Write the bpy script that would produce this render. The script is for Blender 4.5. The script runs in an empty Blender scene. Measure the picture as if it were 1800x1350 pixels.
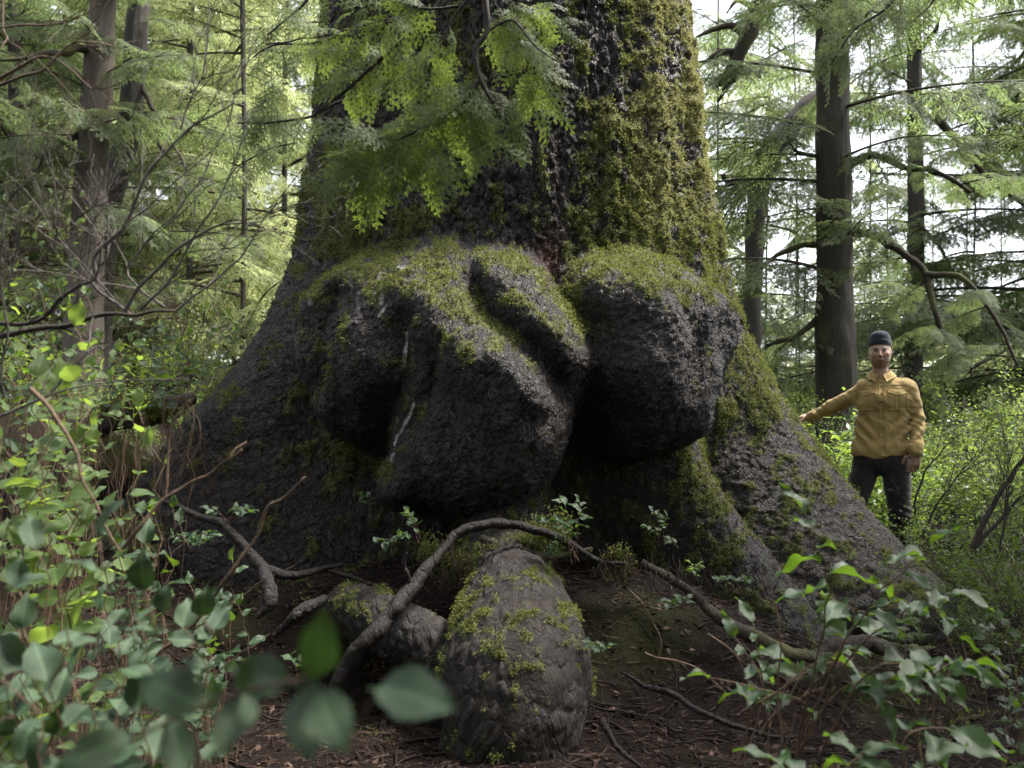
import bpy, math, random
import numpy as np
from mathutils import Vector, Matrix, Quaternion
from mathutils.bvhtree import BVHTree

# ------------------------------------------------------------------ camera, light, exposure
SC = bpy.context.scene
COL = SC.collection
R = math.radians
FPX, PITCH, CAMZ = 1559.0, math.atan(85 / 1559.0), 1.6      # focal length in photo pixels (1800 wide)
cam_d = bpy.data.cameras.new('camera'); cam = bpy.data.objects.new('camera', cam_d); COL.objects.link(cam)
cam_d.sensor_width = 36.0; cam_d.lens = FPX / 1800 * 36; cam_d.clip_start = 0.05; cam_d.clip_end = 600
cam.location = (0, 0, CAMZ); cam.rotation_euler = (math.pi / 2 + PITCH, 0, 0)
cam_d.dof.use_dof = True; cam_d.dof.focus_distance = 5.6; cam_d.dof.aperture_fstop = 3.4
SC.camera = cam

SUN_EL, SUN_AZ = R(60), R(78)          # azimuth clockwise from +Y (behind the tree) towards +X (right)
wld = bpy.data.worlds.new('World'); SC.world = wld; wld.use_nodes = True
wn = wld.node_tree; wn.nodes.clear()
o_ = wn.nodes.new('ShaderNodeOutputWorld'); bg = wn.nodes.new('ShaderNodeBackground')
sky = wn.nodes.new('ShaderNodeTexSky'); sky.sky_type = 'NISHITA'; sky.sun_disc = False
sky.sun_elevation = SUN_EL; sky.sun_rotation = SUN_AZ; sky.dust_density = 3.0; sky.air_density = 1.0; sky.ozone_density = 1.0
hs = wn.nodes.new('ShaderNodeHueSaturation'); hs.inputs['Saturation'].default_value = 0.28; hs.inputs['Value'].default_value = 1.0
wn.links.new(sky.outputs[0], hs.inputs['Color']); wn.links.new(hs.outputs[0], bg.inputs[0]); wn.links.new(bg.outputs[0], o_.inputs[0])
bg.inputs[1].default_value = 0.15
sd = bpy.data.lights.new('sun', 'SUN'); sun = bpy.data.objects.new('sun', sd); COL.objects.link(sun)
sd.energy = 3.6; sd.angle = R(14); sd.color = (1.0, 0.95, 0.86)
sv = Vector((math.sin(SUN_AZ) * math.cos(SUN_EL), math.cos(SUN_AZ) * math.cos(SUN_EL), math.sin(SUN_EL)))
sun.rotation_euler = sv.to_track_quat('Z', 'Y').to_euler()
sun.location = (6, 8, 14)
SC.view_settings.view_transform = 'Standard'; SC.view_settings.look = 'None'
SC.view_settings.exposure = 1.85; SC.view_settings.gamma = 1.0; SC.view_settings.use_curve_mapping = False
cy = SC.cycles
cy.use_denoising = True
try: cy.denoiser = 'OPENIMAGEDENOISE'
except Exception: pass
cy.max_bounces = 7; cy.diffuse_bounces = 3; cy.glossy_bounces = 2; cy.transmission_bounces = 4; cy.transparent_max_bounces = 6
cy.caustics_reflective = False; cy.caustics_refractive = False
cy.use_adaptive_sampling = True; cy.adaptive_threshold = 0.02

# ------------------------------------------------------------------ helpers
rng = np.random.default_rng(7)
random.seed(7)
def at(px, py, d):
    """world point seen at photo pixel (px,py), at world depth y=d"""
    xr, yu = (px - 900) / FPX, (675 - py) / FPX
    c, s = math.cos(PITCH), math.sin(PITCH)
    dy, dz = c - yu * s, s + yu * c
    k = d / dy
    return Vector((xr * k, d, CAMZ + dz * k))
def proj(P):
    x, y, z = P[..., 0], P[..., 1], P[..., 2] - CAMZ
    c, s = math.cos(PITCH), math.sin(PITCH)
    f = y * c + z * s; u = -y * s + z * c
    return 900 + FPX * x / f, 675 - FPX * u / f
def tag(o, label=None, cat=None, group=None, kind=None):
    if label: o['label'] = label
    if cat: o['category'] = cat
    if group: o['group'] = group
    if kind: o['kind'] = kind
    return o
def empty(name, loc, label, cat, group=None):
    o = bpy.data.objects.new(name, None); COL.objects.link(o); o.location = loc; o.empty_display_size = 0.1
    return tag(o, label, cat, group)
def link(name, me, parent=None, world=True):
    o = bpy.data.objects.new(name, me); COL.objects.link(o)
    if parent is not None:
        o.parent = parent
        if world: o.matrix_parent_inverse = Matrix.Translation(-parent.location)
    return o
def npmesh(name, V, F, mat=None, smooth=True, attrs=None):
    V = np.ascontiguousarray(V, dtype=np.float32); F = np.ascontiguousarray(F, dtype=np.int32)
    n = F.shape[1]; me = bpy.data.meshes.new(name)
    me.vertices.add(len(V)); me.vertices.foreach_set('co', V.ravel())
    me.loops.add(F.size); me.loops.foreach_set('vertex_index', F.ravel())
    me.polygons.add(len(F)); me.polygons.foreach_set('loop_start', np.arange(0, F.size, n, dtype=np.int32))
    if smooth: me.polygons.foreach_set('use_smooth', np.ones(len(F), dtype=bool))
    if attrs:
        for k, a in attrs.items():
            at_ = me.attributes.new(k, 'FLOAT', 'POINT'); at_.data.foreach_set('value', np.ascontiguousarray(a, dtype=np.float32))
    me.update(calc_edges=True)
    if mat: me.materials.append(mat)
    return me
class Geo:
    """collects quads/tris with float point attributes; tris stored as quads are avoided: two lists"""
    def __init__(s): s.V = []; s.F = []; s.n = 0; s.A = []
    def add(s, V, F, a=0.0):
        V = np.asarray(V, dtype=np.float32).reshape(-1, 3); F = np.asarray(F, dtype=np.int32)
        s.V.append(V); s.F.append(F + s.n); s.n += len(V)
        s.A.append(np.full(len(V), a, np.float32) if np.isscalar(a) else np.asarray(a, np.float32))
    def mesh(s, name, mat, smooth=True, attr='rnd'):
        return npmesh(name, np.concatenate(s.V), np.concatenate(s.F), mat, smooth, {attr: np.concatenate(s.A)})
def quads_grid(nu, nv, wrap=False):
    i, j = np.meshgrid(np.arange(nu if wrap else nu - 1), np.arange(nv - 1), indexing='ij')
    i2 = (i + 1) % nu
    return np.stack([i * nv + j, i2 * nv + j, i2 * nv + j + 1, i * nv + j + 1], -1).reshape(-1, 4)
def hsh(ix, iy, iz, seed):
    with np.errstate(over='ignore'):
        h = (ix.astype(np.int64).astype(np.uint32) * np.uint32(374761393) + iy.astype(np.int64).astype(np.uint32) * np.uint32(668265263)
             + iz.astype(np.int64).astype(np.uint32) * np.uint32(2147483647) + np.uint32((seed * 1274126177) & 0xffffffff))
        h = (h ^ (h >> np.uint32(13))) * np.uint32(1274126177)
        h = (h ^ (h >> np.uint32(16))) * np.uint32(2246822519)
        h = h ^ (h >> np.uint32(15))
    return h.astype(np.float32) / np.float32(4294967295.0)
def vnoise(P, seed=0):
    P = np.asarray(P, dtype=np.float32)
    I = np.floor(P); f = P - I; f = f * f * (3 - 2 * f)
    x, y, z = I[..., 0], I[..., 1], I[..., 2]; out = 0
    for dx in (0, 1):
        wx = f[..., 0] if dx else 1 - f[..., 0]
        for dy in (0, 1):
            wy = f[..., 1] if dy else 1 - f[..., 1]
            for dz in (0, 1):
                wz = f[..., 2] if dz else 1 - f[..., 2]
                out = out + wx * wy * wz * hsh(x + dx, y + dy, z + dz, seed)
    return out * 2 - 1
def fbm(P, octv=4, seed=0, gain=0.5):
    P = np.asarray(P, dtype=np.float32); a, s, t = 1.0, 0.0, 0.0
    for k in range(octv):
        s = s + a * vnoise(P * (2.03 ** k) + 13.7 * k, seed + k); t += a; a *= gain
    return s / t
def worley(u, v, seed=0, jit=0.9):
    iu, iv = np.floor(u), np.floor(v)
    f1 = np.full(u.shape, 9, np.float32); f2 = f1.copy(); idn = np.zeros(u.shape, np.float32); z = np.zeros_like(iu)
    for du in (-1, 0, 1):
        for dv in (-1, 0, 1):
            cu, cv = iu + du, iv + dv
            px = cu + .5 + jit * (hsh(cu, cv, z, seed) - .5); py = cv + .5 + jit * (hsh(cu, cv, z, seed + 9) - .5)
            d = np.hypot(u - px, v - py); r_ = hsh(cu, cv, z, seed + 21)
            near = d < f1
            f2 = np.where(near, f1, np.minimum(f2, d)); idn = np.where(near, r_, idn); f1 = np.where(near, d, f1)
    return f1, f2, idn
def sstep(a, b, x):
    t = np.clip((x - a) / (b - a), 0, 1); return t * t * (3 - 2 * t)
def tube(G, pts, rad, sides=6, a=0.0, cap=True, wob=0.0, seed=0):
    """tube along points (list of 3-vectors), radius per point"""
    P = np.asarray([tuple(p) for p in pts], dtype=np.float64); n = len(P)
    rad = np.broadcast_to(np.asarray(rad, dtype=np.float64), (n,))
    T = np.gradient(P, axis=0); T /= np.linalg.norm(T, axis=1)[:, None] + 1e-9
    up = np.array([0.13, 0.31, 0.94]); N = np.zeros_like(P); v = np.cross(T[0], up)
    if np.linalg.norm(v) < .1: v = np.cross(T[0], [1, 0, 0])
    v /= np.linalg.norm(v)
    for i in range(n):
        v = v - T[i] * v.dot(T[i]); v /= np.linalg.norm(v) + 1e-9; N[i] = v
    B = np.cross(T, N); ang = np.arange(sides) * 2 * math.pi / sides
    V = P[None] + rad[None, :, None] * (np.cos(ang)[:, None, None] * N[None] + np.sin(ang)[:, None, None] * B[None])
    if wob: V = V + (V - P[None]) * (fbm(V / max(rad.max(), .01) * .8, 3, seed) * wob)[..., None]
    V = V.reshape(-1, 3); F = quads_grid(sides, n, True)
    if cap:
        V = np.vstack([V, P[-1:] + T[-1:] * rad[-1] * .6, P[:1]])
        k = sides * n; caps = [[(i) * n + n - 1, ((i + 1) % sides) * n + n - 1, k, k] for i in range(sides)]
        # degenerate quads avoided: use pairs of ring verts with the tip twice removed
        caps = [[(2 * i) * n + n - 1, ((2 * i + 1) % sides) * n + n - 1, ((2 * i + 2) % sides) * n + n - 1, k] for i in range(sides // 2)]
        F = np.vstack([F, np.array(caps)])
    G.add(V, F, a)
def spline(pts, n):
    """Catmull-Rom through points -> n samples (numpy)"""
    P = np.asarray([tuple(p) for p in pts], dtype=np.float64)
    if len(P) == 2: return P[0] + (P[1] - P[0]) * np.linspace(0, 1, n)[:, None]
    Q = np.vstack([2 * P[0] - P[1], P, 2 * P[-1] - P[-2]])
    t = np.linspace(0, len(P) - 1 - 1e-6, n); i = t.astype(int); f = (t - i)[:, None]
    p0, p1, p2, p3 = Q[i], Q[i + 1], Q[i + 2], Q[i + 3]
    return .5 * ((2 * p1) + (-p0 + p2) * f + (2 * p0 - 5 * p1 + 4 * p2 - p3) * f ** 2 + (-p0 + 3 * p1 - 3 * p2 + p3) * f ** 3)

# ------------------------------------------------------------------ materials
class NT:
    def __init__(s, name):
        s.m = bpy.data.materials.new(name); s.m.use_nodes = True; s.t = s.m.node_tree; s.t.nodes.clear()
        s.out = s.t.nodes.new('ShaderNodeOutputMaterial')
    def n(s, typ, **k):
        x = s.t.nodes.new(typ)
        for a, b in k.items():
            if a.startswith('i_'): x.inputs[a[2:].replace('_', ' ')].default_value = b
            else: setattr(x, a, b)
        return x
    def l(s, a, b): s.t.links.new(a, b)
    def noise(s, vec, scale, detail=4, rough=.55):
        x = s.n('ShaderNodeTexNoise', i_Scale=scale, i_Detail=detail, i_Roughness=rough); s.l(vec, x.inputs['Vector']); return x.outputs['Fac']
    def ramp(s, fac, stops):
        x = s.n('ShaderNodeValToRGB'); e = x.color_ramp.elements
        while len(e) < len(stops): e.new(.5)
        for el, (p, c) in zip(e, stops): el.position = p; el.color = c if len(c) == 4 else (*c, 1)
        s.l(fac, x.inputs[0]); return x.outputs[0]
    def mix(s, f, a, b, mode='MIX'):
        x = s.n('ShaderNodeMix', data_type='RGBA', blend_type=mode)
        for v, i in ((f, 0), (a, 6), (b, 7)):
            if isinstance(v, (tuple, list)): x.inputs[i].default_value = v if len(v) == 4 else (*v, 1)
            elif isinstance(v, (int, float)): x.inputs[i].default_value = v
            else: s.l(v, x.inputs[i])
        return x.outputs[2]
    def math(s, op, a, b=0.0, clamp=False):
        x = s.n('ShaderNodeMath', operation=op, use_clamp=clamp)
        for v, i in ((a, 0), (b, 1)):
            if isinstance(v, (int, float)): x.inputs[i].default_value = v
            else: s.l(v, x.inputs[i])
        return x.outputs[0]
    def attr(s, name): return s.n('ShaderNodeAttribute', attribute_name=name).outputs['Fac']
    def rnd(s):
        return s.math('FRACT', s.math('ADD', s.n('ShaderNodeObjectInfo').outputs['Random'], s.attr('rnd')))
    def bump(s, h, dist, strength=1.0):
        x = s.n('ShaderNodeBump', i_Distance=dist, i_Strength=strength); s.l(h, x.inputs['Height']); return x.outputs[0]
    def princ(s, col, rough=.7, spec=.5, nrm=None):
        x = s.n('ShaderNodeBsdfPrincipled')
        for v, k in ((col, 'Base Color'), (rough, 'Roughness'), (spec, 'Specular IOR Level')):
            if isinstance(v, (tuple, list)): x.inputs[k].default_value = v if len(v) == 4 else (*v, 1)
            elif isinstance(v, (int, float)): x.inputs[k].default_value = v
            else: s.l(v, x.inputs[k])
        if nrm is not None: s.l(nrm, x.inputs['Normal'])
        return x
    def done(s, sh): s.l(sh, s.out.inputs[0]); return s.m
    def pos(s): return s.n('ShaderNodeNewGeometry').outputs['Position']
    def obj(s): return s.n('ShaderNodeTexCoord').outputs['Object']

def leaf_mat(name, dark, light, trans, rough=.4, tf=.4, spec=.5, rib=True, under=None):
    t = NT(name); r = t.rnd()
    c = t.mix(r, dark, light)
    if rib:
        rb = t.attr('rib'); veins = t.math('LESS_THAN', rb, .10)
        c = t.mix(t.math('MULTIPLY', veins, .5), c, tuple(min(1, x * 2.2 + .02) for x in light))
        sx = t.n('ShaderNodeSeparateXYZ'); t.l(t.obj(), sx.inputs[0]); vf = t.math('FRACT', t.math('SUBTRACT', t.math('MULTIPLY', sx.outputs[0], 8.0), t.math('MULTIPLY', t.math('ABSOLUTE', sx.outputs[1]), 9.0)))
        lv = t.math('MULTIPLY', t.math('LESS_THAN', vf, .13), .30); c = t.mix(lv, c, tuple(min(1, x * 1.9 + .015) for x in light))
    ns = t.noise(t.pos(), 38, 3); c = t.mix(t.math('MULTIPLY', ns, .5), c, dark)
    sp = t.math('GREATER_THAN', t.noise(t.pos(), 115, 2), .71); c = t.mix(t.math('MULTIPLY', sp, .6), c, (.10, .07, .03))
    p = t.princ(c, rough, spec, t.bump(t.noise(t.obj(), 60, 2), .003, .5))
    tr = t.n('ShaderNodeBsdfTranslucent'); tc = t.mix(r, tuple(x * .75 for x in trans), trans); t.l(tc, tr.inputs[0])
    mx = t.n('ShaderNodeMixShader'); mx.inputs[0].default_value = tf
    t.l(p.outputs[0], mx.inputs[1]); t.l(tr.outputs[0], mx.inputs[2])
    return t.done(mx.outputs[0])

def bark_mat(name, c1, c2, moss=(.070, .080, .024), moss2=(.18, .19, .08), use_attr=True, scale=1.0, amt=.5, sheen=.40, zs=.45, bs=1.0, vor=((19.0, .55), (43.0, .35)), spec=.30):
    t = NT(name); P = t.pos()
    mp = t.n('ShaderNodeMapping'); mp.inputs['Scale'].default_value = (1, 1, zs); t.l(P, mp.inputs[0]); Q = mp.outputs[0]
    n1 = t.noise(Q, 9 * scale, 6, .6); n2 = t.noise(Q, 42 * scale, 5, .65); n3 = t.noise(P, 2.1 * scale, 4)
    base = t.mix(n1, c1, c2); base = t.mix(t.ramp(t.noise(P, 1.6 * scale, 3), [(.42, (0, 0, 0)), (.62, (.6, .6, .6))]), base, (c2[0] * .62, c2[1] * .50, c2[2] * .40)) if use_attr else base
    if use_attr: base = t.mix(t.math('MULTIPLY', t.attr('plate'), .55), base, tuple(x * 1.7 for x in c2))
    lich = t.ramp(n2, [(.60, (0, 0, 0)), (.72, (1, 1, 1))])
    base = t.mix(t.math('MULTIPLY', lich, .35), base, tuple(min(1, x * 2.1) for x in c2))
    spk = t.ramp(t.noise(P, 75, 2), [(.70, (0, 0, 0)), (.75, (1, 1, 1))])
    base = t.mix(t.math('MULTIPLY', spk, .30), base, (.15, .16, .15))
    if use_attr:
        m = t.attr('moss'); base = t.mix(t.attr('red'), base, (.10, .048, .034)); base = t.mix(t.attr('resin'), base, (.55, .55, .52))
    else:
        m = t.ramp(n3, [(1 - amt - .08, (0, 0, 0)), (1 - amt + .12, (1, 1, 1))])
    mm = t.math('MULTIPLY', m, t.ramp(n2, [(.30, (.2, .2, .2)), (.5, (1, 1, 1))]))
    mc = t.mix(t.noise(P, 13, 5, .7), moss, moss2)
    if use_attr: mc = t.mix(t.attr('ochre'), mc, (.24, .23, .10))
    c = t.mix(mm, base, mc)
    rgh = t.mix(mm, (sheen,) * 3, (.95,) * 3)
    h = t.math('ADD', t.math('MULTIPLY', n1, .6), t.math('MULTIPLY', n2, .5))
    if use_attr:
        wv = t.n('ShaderNodeVectorMath', operation='MULTIPLY_ADD'); ns_ = t.n('ShaderNodeTexNoise', i_Scale=11.0, i_Detail=3.0); t.l(Q, ns_.inputs['Vector']); t.l(ns_.outputs['Color'], wv.inputs[0]); wv.inputs[1].default_value = (.09, .09, .09); t.l(Q, wv.inputs[2])
        for sc_, am in vor:
            vo = t.n('ShaderNodeTexVoronoi', feature='DISTANCE_TO_EDGE', i_Scale=sc_); t.l(wv.outputs[0], vo.inputs['Vector'])
            vi = t.n('ShaderNodeTexVoronoi', feature='F1', i_Scale=sc_); t.l(wv.outputs[0], vi.inputs['Vector']); sp_ = t.n('ShaderNodeSeparateColor'); t.l(vi.outputs['Color'], sp_.inputs[0])
            e_ = t.ramp(vo.outputs['Distance'], [(0, (0, 0, 0)), (.09, (1, 1, 1))])
            h = t.math('ADD', h, t.math('MULTIPLY', t.math('MULTIPLY', e_, t.math('ADD', sp_.outputs[0], .35)), am))
            base_var = sp_.outputs[1]
    h = t.math('ADD', h, 0.0); h = t.math('ADD', h, t.math('MULTIPLY', t.noise(Q, 130, 4, .7), .6))
    p = t.princ(c, rgh, spec, t.bump(h, .026 / scale * bs, 1.0))
    return t.done(p.outputs[0])

MAT = {}
MAT['bark'] = bark_mat('bark', (.012, .0095, .009), (.056, .050, .050), sheen=.40, spec=.24)
MAT['root_bark'] = bark_mat('root_bark', (.012, .010, .0095), (.030, .026, .025), sheen=.5, bs=.5, vor=((12.0, .42), (24.0, .12)), spec=.16)
MAT['root_thin'] = bark_mat('root_thin', (.012, .008, .006), (.034, .022, .017), spec=.15, use_attr=False, amt=.22, sheen=.6, scale=2.5)
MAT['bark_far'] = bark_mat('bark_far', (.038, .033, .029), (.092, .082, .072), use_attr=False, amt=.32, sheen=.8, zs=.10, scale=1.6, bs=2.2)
MAT['bark_light'] = bark_mat('bark_light', (.09, .074, .062), (.20, .17, .142), use_attr=False, amt=.18, sheen=.8, zs=.10, scale=1.6, bs=2.2)  # paler copy of bark_far, sunlight put into the colour
MAT['limb_moss'] = bark_mat('limb_moss', (.028, .022, .018), (.07, .055, .042), use_attr=False, amt=.42, sheen=.8)
MAT['twig'] = bark_mat('twig', (.06, .05, .045), (.15, .13, .12), use_attr=False, amt=.12, sheen=.7, scale=3)
MAT['litter'] = bark_mat('litter', (.018, .011, .008), (.075, .046, .030), spec=.15, use_attr=False, amt=.12, sheen=.7, scale=3)
MAT['twig_dark'] = bark_mat('twig_dark', (.020, .016, .013), (.055, .042, .034), use_attr=False, amt=.15, sheen=.7, scale=3)
MAT['stem'] = bark_mat('stem', (.065, .038, .024), (.17, .11, .07), use_attr=False, amt=.12, sheen=.5, scale=3)
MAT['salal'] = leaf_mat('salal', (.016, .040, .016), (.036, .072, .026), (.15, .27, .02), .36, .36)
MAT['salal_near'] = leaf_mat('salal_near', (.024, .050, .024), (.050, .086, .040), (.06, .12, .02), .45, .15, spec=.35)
MAT['salal_lit'] = leaf_mat('salal_lit', (.045, .085, .022), (.09, .145, .036), (.30, .43, .06), .42, .5)  # lighter copy of salal, backlight put into the colour
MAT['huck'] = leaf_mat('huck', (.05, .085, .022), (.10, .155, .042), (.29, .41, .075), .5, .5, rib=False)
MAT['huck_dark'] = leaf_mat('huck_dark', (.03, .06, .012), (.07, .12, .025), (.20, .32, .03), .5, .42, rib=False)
MAT['hemlock'] = leaf_mat('hemlock', (.045, .08, .020), (.10, .155, .042), (.33, .46, .08), .5, .5, rib=False)
MAT['hemlock_far'] = leaf_mat('hemlock_far', (.055, .085, .036), (.12, .165, .075), (.31, .41, .15), .65, .5, rib=False)
MAT['hemlock_bright'] = leaf_mat('hemlock_bright', (.13, .17, .07), (.25, .30, .13), (.57, .64, .28), .7, .55, rib=False)  # lighter copy of hemlock_far, sunlit brightness put into the colour
MAT['moss'] = leaf_mat('moss', (.080, .092, .026), (.21, .22, .085), (.22, .25, .06), .9, .35, .1, rib=False)
MAT['moss_ochre'] = leaf_mat('moss_ochre', (.16, .165, .06), (.33, .335, .15), (.30, .31, .11), .9, .35, .1, rib=False)
# ------------------------------------------------------------------ terrain
def ground_h(x, y):
    x = np.asarray(x, dtype=np.float64); y = np.asarray(y, dtype=np.float64)
    h = 0.16 + 0.05 * (y - 3.5) * sstep(2.5, 5, y) * (1 - sstep(6, 14, y) * .75)
    g = np.exp(-((x + .15) / 1.75) ** 4)
    h = h + .50 * sstep(4.25, 5.15, y + .25 * np.sin(x * 2.1)) * g * (1 - sstep(8, 10, y))
    # hollow below the bank, right of the knob
    h = h - .16 * np.exp(-((x - .75) / .5) ** 2 - ((y - 4.55) / .3) ** 2)
    # bank to the left and the hillside beyond it
    L = np.maximum(0, -x - 1.15 - .12 * np.maximum(0, y - 4))
    h = h + .30 * sstep(0, 1.1, L) + .38 * np.maximum(0, L - .5) * sstep(3, 6.5, y) * (1 - .35 * sstep(12, 40, y))
    h = h + .075 * np.maximum(0, y - 7) * sstep(.5, 5, -x) * (1 - sstep(25, 60, y) * .6)
    # gentle rise on the right
    Rr = np.maximum(0, x - 2.0)
    h = h + .16 * sstep(0, 2.5, Rr) * (1 - sstep(9, 14, y)) - .7 * sstep(10, 30, y) * sstep(0, 5, x)
    return h
def ground_z(x, y):
    P = np.stack([np.asarray(x, float), np.asarray(y, float), np.zeros_like(np.asarray(x, float))], -1)
    return ground_h(x, y) + ground_n(P)
def ground_n(P):
    n = .06 * fbm(P * 1.3, 4, 3) + .022 * fbm(P * 6, 3, 5)
    return n
def build_ground():
    v = np.linspace(0, 1, 300); Y = 1.0 + 8 * v + 0 * v
    Y = np.concatenate([np.linspace(-4, .8, 6), np.linspace(1.0, 2.6, 30), np.linspace(2.62, 7.2, 240), np.linspace(7.3, 16, 60), 16 * (1.09 ** np.arange(1, 25))])
    u = np.linspace(-1, 1, 330)
    X, YY = [], []
    half = np.maximum(3.4, np.abs(Y) * .72 + .9)
    for i, y in enumerate(Y): X.append(u * half[i] * (1 + .0 * u)); YY.append(np.full_like(u, y))
    X = np.array(X).T; YY = np.array(YY).T
    P = np.stack([X, YY, np.zeros_like(X)], -1)
    Z = ground_h(X, YY) + ground_n(P)
    near = 1 - sstep(6, 9, YY)
    Z = Z + near * (.010 * fbm(P * 22, 3, 11) + .010 * np.maximum(0, fbm(P * 9, 2, 17)) * 2)
    P[..., 2] = Z
    t = NT('soil'); Q = t.pos()
    n1 = t.noise(Q, 3.0, 5); n2 = t.noise(Q, 46, 6, .7); n3 = t.noise(Q, 1.1, 4)
    c = t.mix(n1, (.005, .0036, .003), (.013, .009, .0075)); c = t.mix(t.ramp(n2, [(.5, (0, 0, 0)), (.75, (1, 1, 1))]), c, (.026, .017, .012))
    gr = t.ramp(n3, [(.50, (0, 0, 0)), (.62, (1, 1, 1))]); c = t.mix(t.math('MULTIPLY', gr, .38), c, (.03, .036, .008))
    spk = t.ramp(t.noise(Q, 130, 2), [(.70, (0, 0, 0)), (.74, (1, 1, 1))]); c = t.mix(t.math('MULTIPLY', spk, .5), c, (.13, .10, .075))
    h = t.math('ADD', t.math('MULTIPLY', n2, .8), t.math('MULTIPLY', t.noise(Q, 140, 4), .4))
    p = t.princ(c, .9, .10, t.bump(h, .02, 1.0)); MAT['soil'] = t.done(p.outputs[0])
    me = npmesh('forest_floor', P.reshape(-1, 3), quads_grid(X.shape[0], X.shape[1]), MAT['soil'])
    o = link('forest_floor', me); tag(o, 'dark brown soil floor of the forest rising into a bank on the left', kind='structure')
    # the same floor continued all round, coarse, to the horizon
    xs = np.concatenate([-np.geomspace(130, 3.45, 26), np.geomspace(3.45, 130, 26)]); ys = np.concatenate([np.linspace(-60, -4, 14), np.linspace(0, 16, 12), np.geomspace(18, 150, 26)])
    XX, Y2 = np.meshgrid(xs, ys, indexing='ij'); Pz = np.stack([XX, Y2, np.zeros_like(XX)], -1)
    hz = ground_h(np.clip(XX, -24, 24), np.clip(Y2, 0, 70)); Pz[..., 2] = hz - .25 - 2.2 * (np.abs(XX) < np.maximum(3.6, .62 * Y2)) * (Y2 < 110)
    me = npmesh('far_forest_floor', Pz.reshape(-1, 3), quads_grid(XX.shape[0], XX.shape[1]), MAT['soil'])
    o = link('far_forest_floor', me); tag(o, 'forest ground running back between the far trees', kind='structure')
build_ground()

# ------------------------------------------------------------------ the giant spruce
AX, AY = -0.06, 7.1
TREE = empty('giant_spruce_tree', (AX, AY, 0.4), 'giant old spruce with swollen burls and wide mossy buttresses filling the middle', 'tree')
def angd(a, b): return (a - b + 180) % 360 - 180
def r_macro(th, z):
    """th degrees, -90 faces the camera"""
    base = 1.43 + .035 * np.maximum(0, 5.1 - z) + .05 * np.maximum(0, 2.6 - z) + .02 * np.maximum(0, 2.0 - z) ** 2
    zc = np.clip(z, -.5, 8)
    def ridge(a, amp, w, p=2): return amp * np.exp(-np.abs(angd(th, a) / w) ** p)
    low = np.maximum(0, 3.3 - zc)
    aR = np.interp(zc, [.2, .45, .7, 1.0, 1.45, 1.88, 2.33, 2.8, 3.25, 3.7, 4.5, 5.2], [1.72, 1.52, 1.28, 1.02, .79, .54, .34, .19, .12, .06, .03, 0])
    aL = np.interp(zc, [.2, .7, .9, 1.1, 1.45, 1.88, 2.33, 2.8, 3.25, 3.7, 4.5, 5.2], [1.62, 1.50, 1.30, 1.08, .82, .50, .26, .12, .08, .05, .02, 0])
    wl = np.interp(zc, [.3, 1.5, 3], [13, 19, 34])
    r = base + ridge(-9 - 13 * np.clip(1.6 - zc, 0, 1.15), aR, wl * .92) + ridge(193 - 6 * np.clip(1.5 - zc, -1, 1.2), aL, wl)
    a2 = np.interp(zc, [.2, .6, 1.2, 1.8, 2.4, 3.2], [.92, .70, .42, .24, .10, 0])
    r = r + ridge(-49 + 4 * np.sin(zc * 3), a2, 12) + ridge(213, np.interp(zc, [.3, .8, 1.3, 2, 3], [.72, .62, .40, .16, 0]), 15)
    r = r + ridge(60, a2 * .9, 20) + ridge(115, a2, 20)
    # hollow front under the burls
    rec = sstep(2.15, 1.5, zc)
    r = r - rec * (.26 * np.exp(-(angd(th, -82) / 26) ** 4) + .16 * np.exp(-(angd(th, -118) / 14) ** 2)) + .0 * low
    # crease between the two right ridges
    r = r - .34 * sstep(1.8, .7, zc) * np.exp(-(angd(th, -36) / 4.5) ** 2) - .12 * sstep(1.6, .6, zc) * np.exp(-(angd(th, -60) / 4) ** 2)
    return r
# burl lobes: centre px,py; radii; rotation deg; height m; group
LOBES = [
    (655, 620, 118, 165, 4, .46, 1), (780, 590, 190, 165, 20, .44, 2), (930, 600, 120, 150, -10, .42, 2), (1115, 580, 155, 130, 6, .46, 3), (850, 740, 170, 130, 0, .52, 2),
    (662, 590, 112, 150, 12, .34, 1), (640, 690, 82, 78, 0, .42, 1), (700, 540, 80, 80, 0, .30, 1),
    (572, 600, 30, 86, 8, .42, 4), (592, 520, 34, 56, 38, .42, 4), (636, 483, 54, 30, -8, .40, 4),
    (760, 515, 92, 66, 0, .42, 2), (800, 560, 130, 64, 52, .56, 2), (862, 640, 120, 66, 50, .66, 2),
    (905, 745, 95, 118, 0, .72, 2), (830, 800, 120, 92, 8, .60, 2), (738, 770, 62, 120, 18, .48, 2), (720, 830, 50, 48, 0, .46, 2), (745, 620, 46, 90, 10, .46, 2), (815, 700, 90, 110, 0, .56, 2),
    (893, 486, 92, 52, 12, .44, 2), (925, 545, 80, 60, 35, .52, 2), (978, 585, 64, 92, -32, .56, 2), (1000, 655, 44, 74, 0, .48, 2), (840, 480, 80, 40, 0, .34, 2),
    (1070, 505, 92, 60, 4, .50, 3), (1140, 530, 116, 84, 14, .56, 3), (1120, 650, 120, 130, 4, .50, 3), (930, 680, 120, 150, 0, .56, 2), (1210, 560, 70, 88, -14, .44, 3), (1085, 610, 72, 120, 6, .58, 3), (1125, 705, 82, 96, 0, .56, 3), (1196, 650, 34, 110, 4, .56, 3), (1185, 735, 14, 60, 6, .58, 3), (1238, 610, 36, 80, -6, .36, 3),
]
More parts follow.
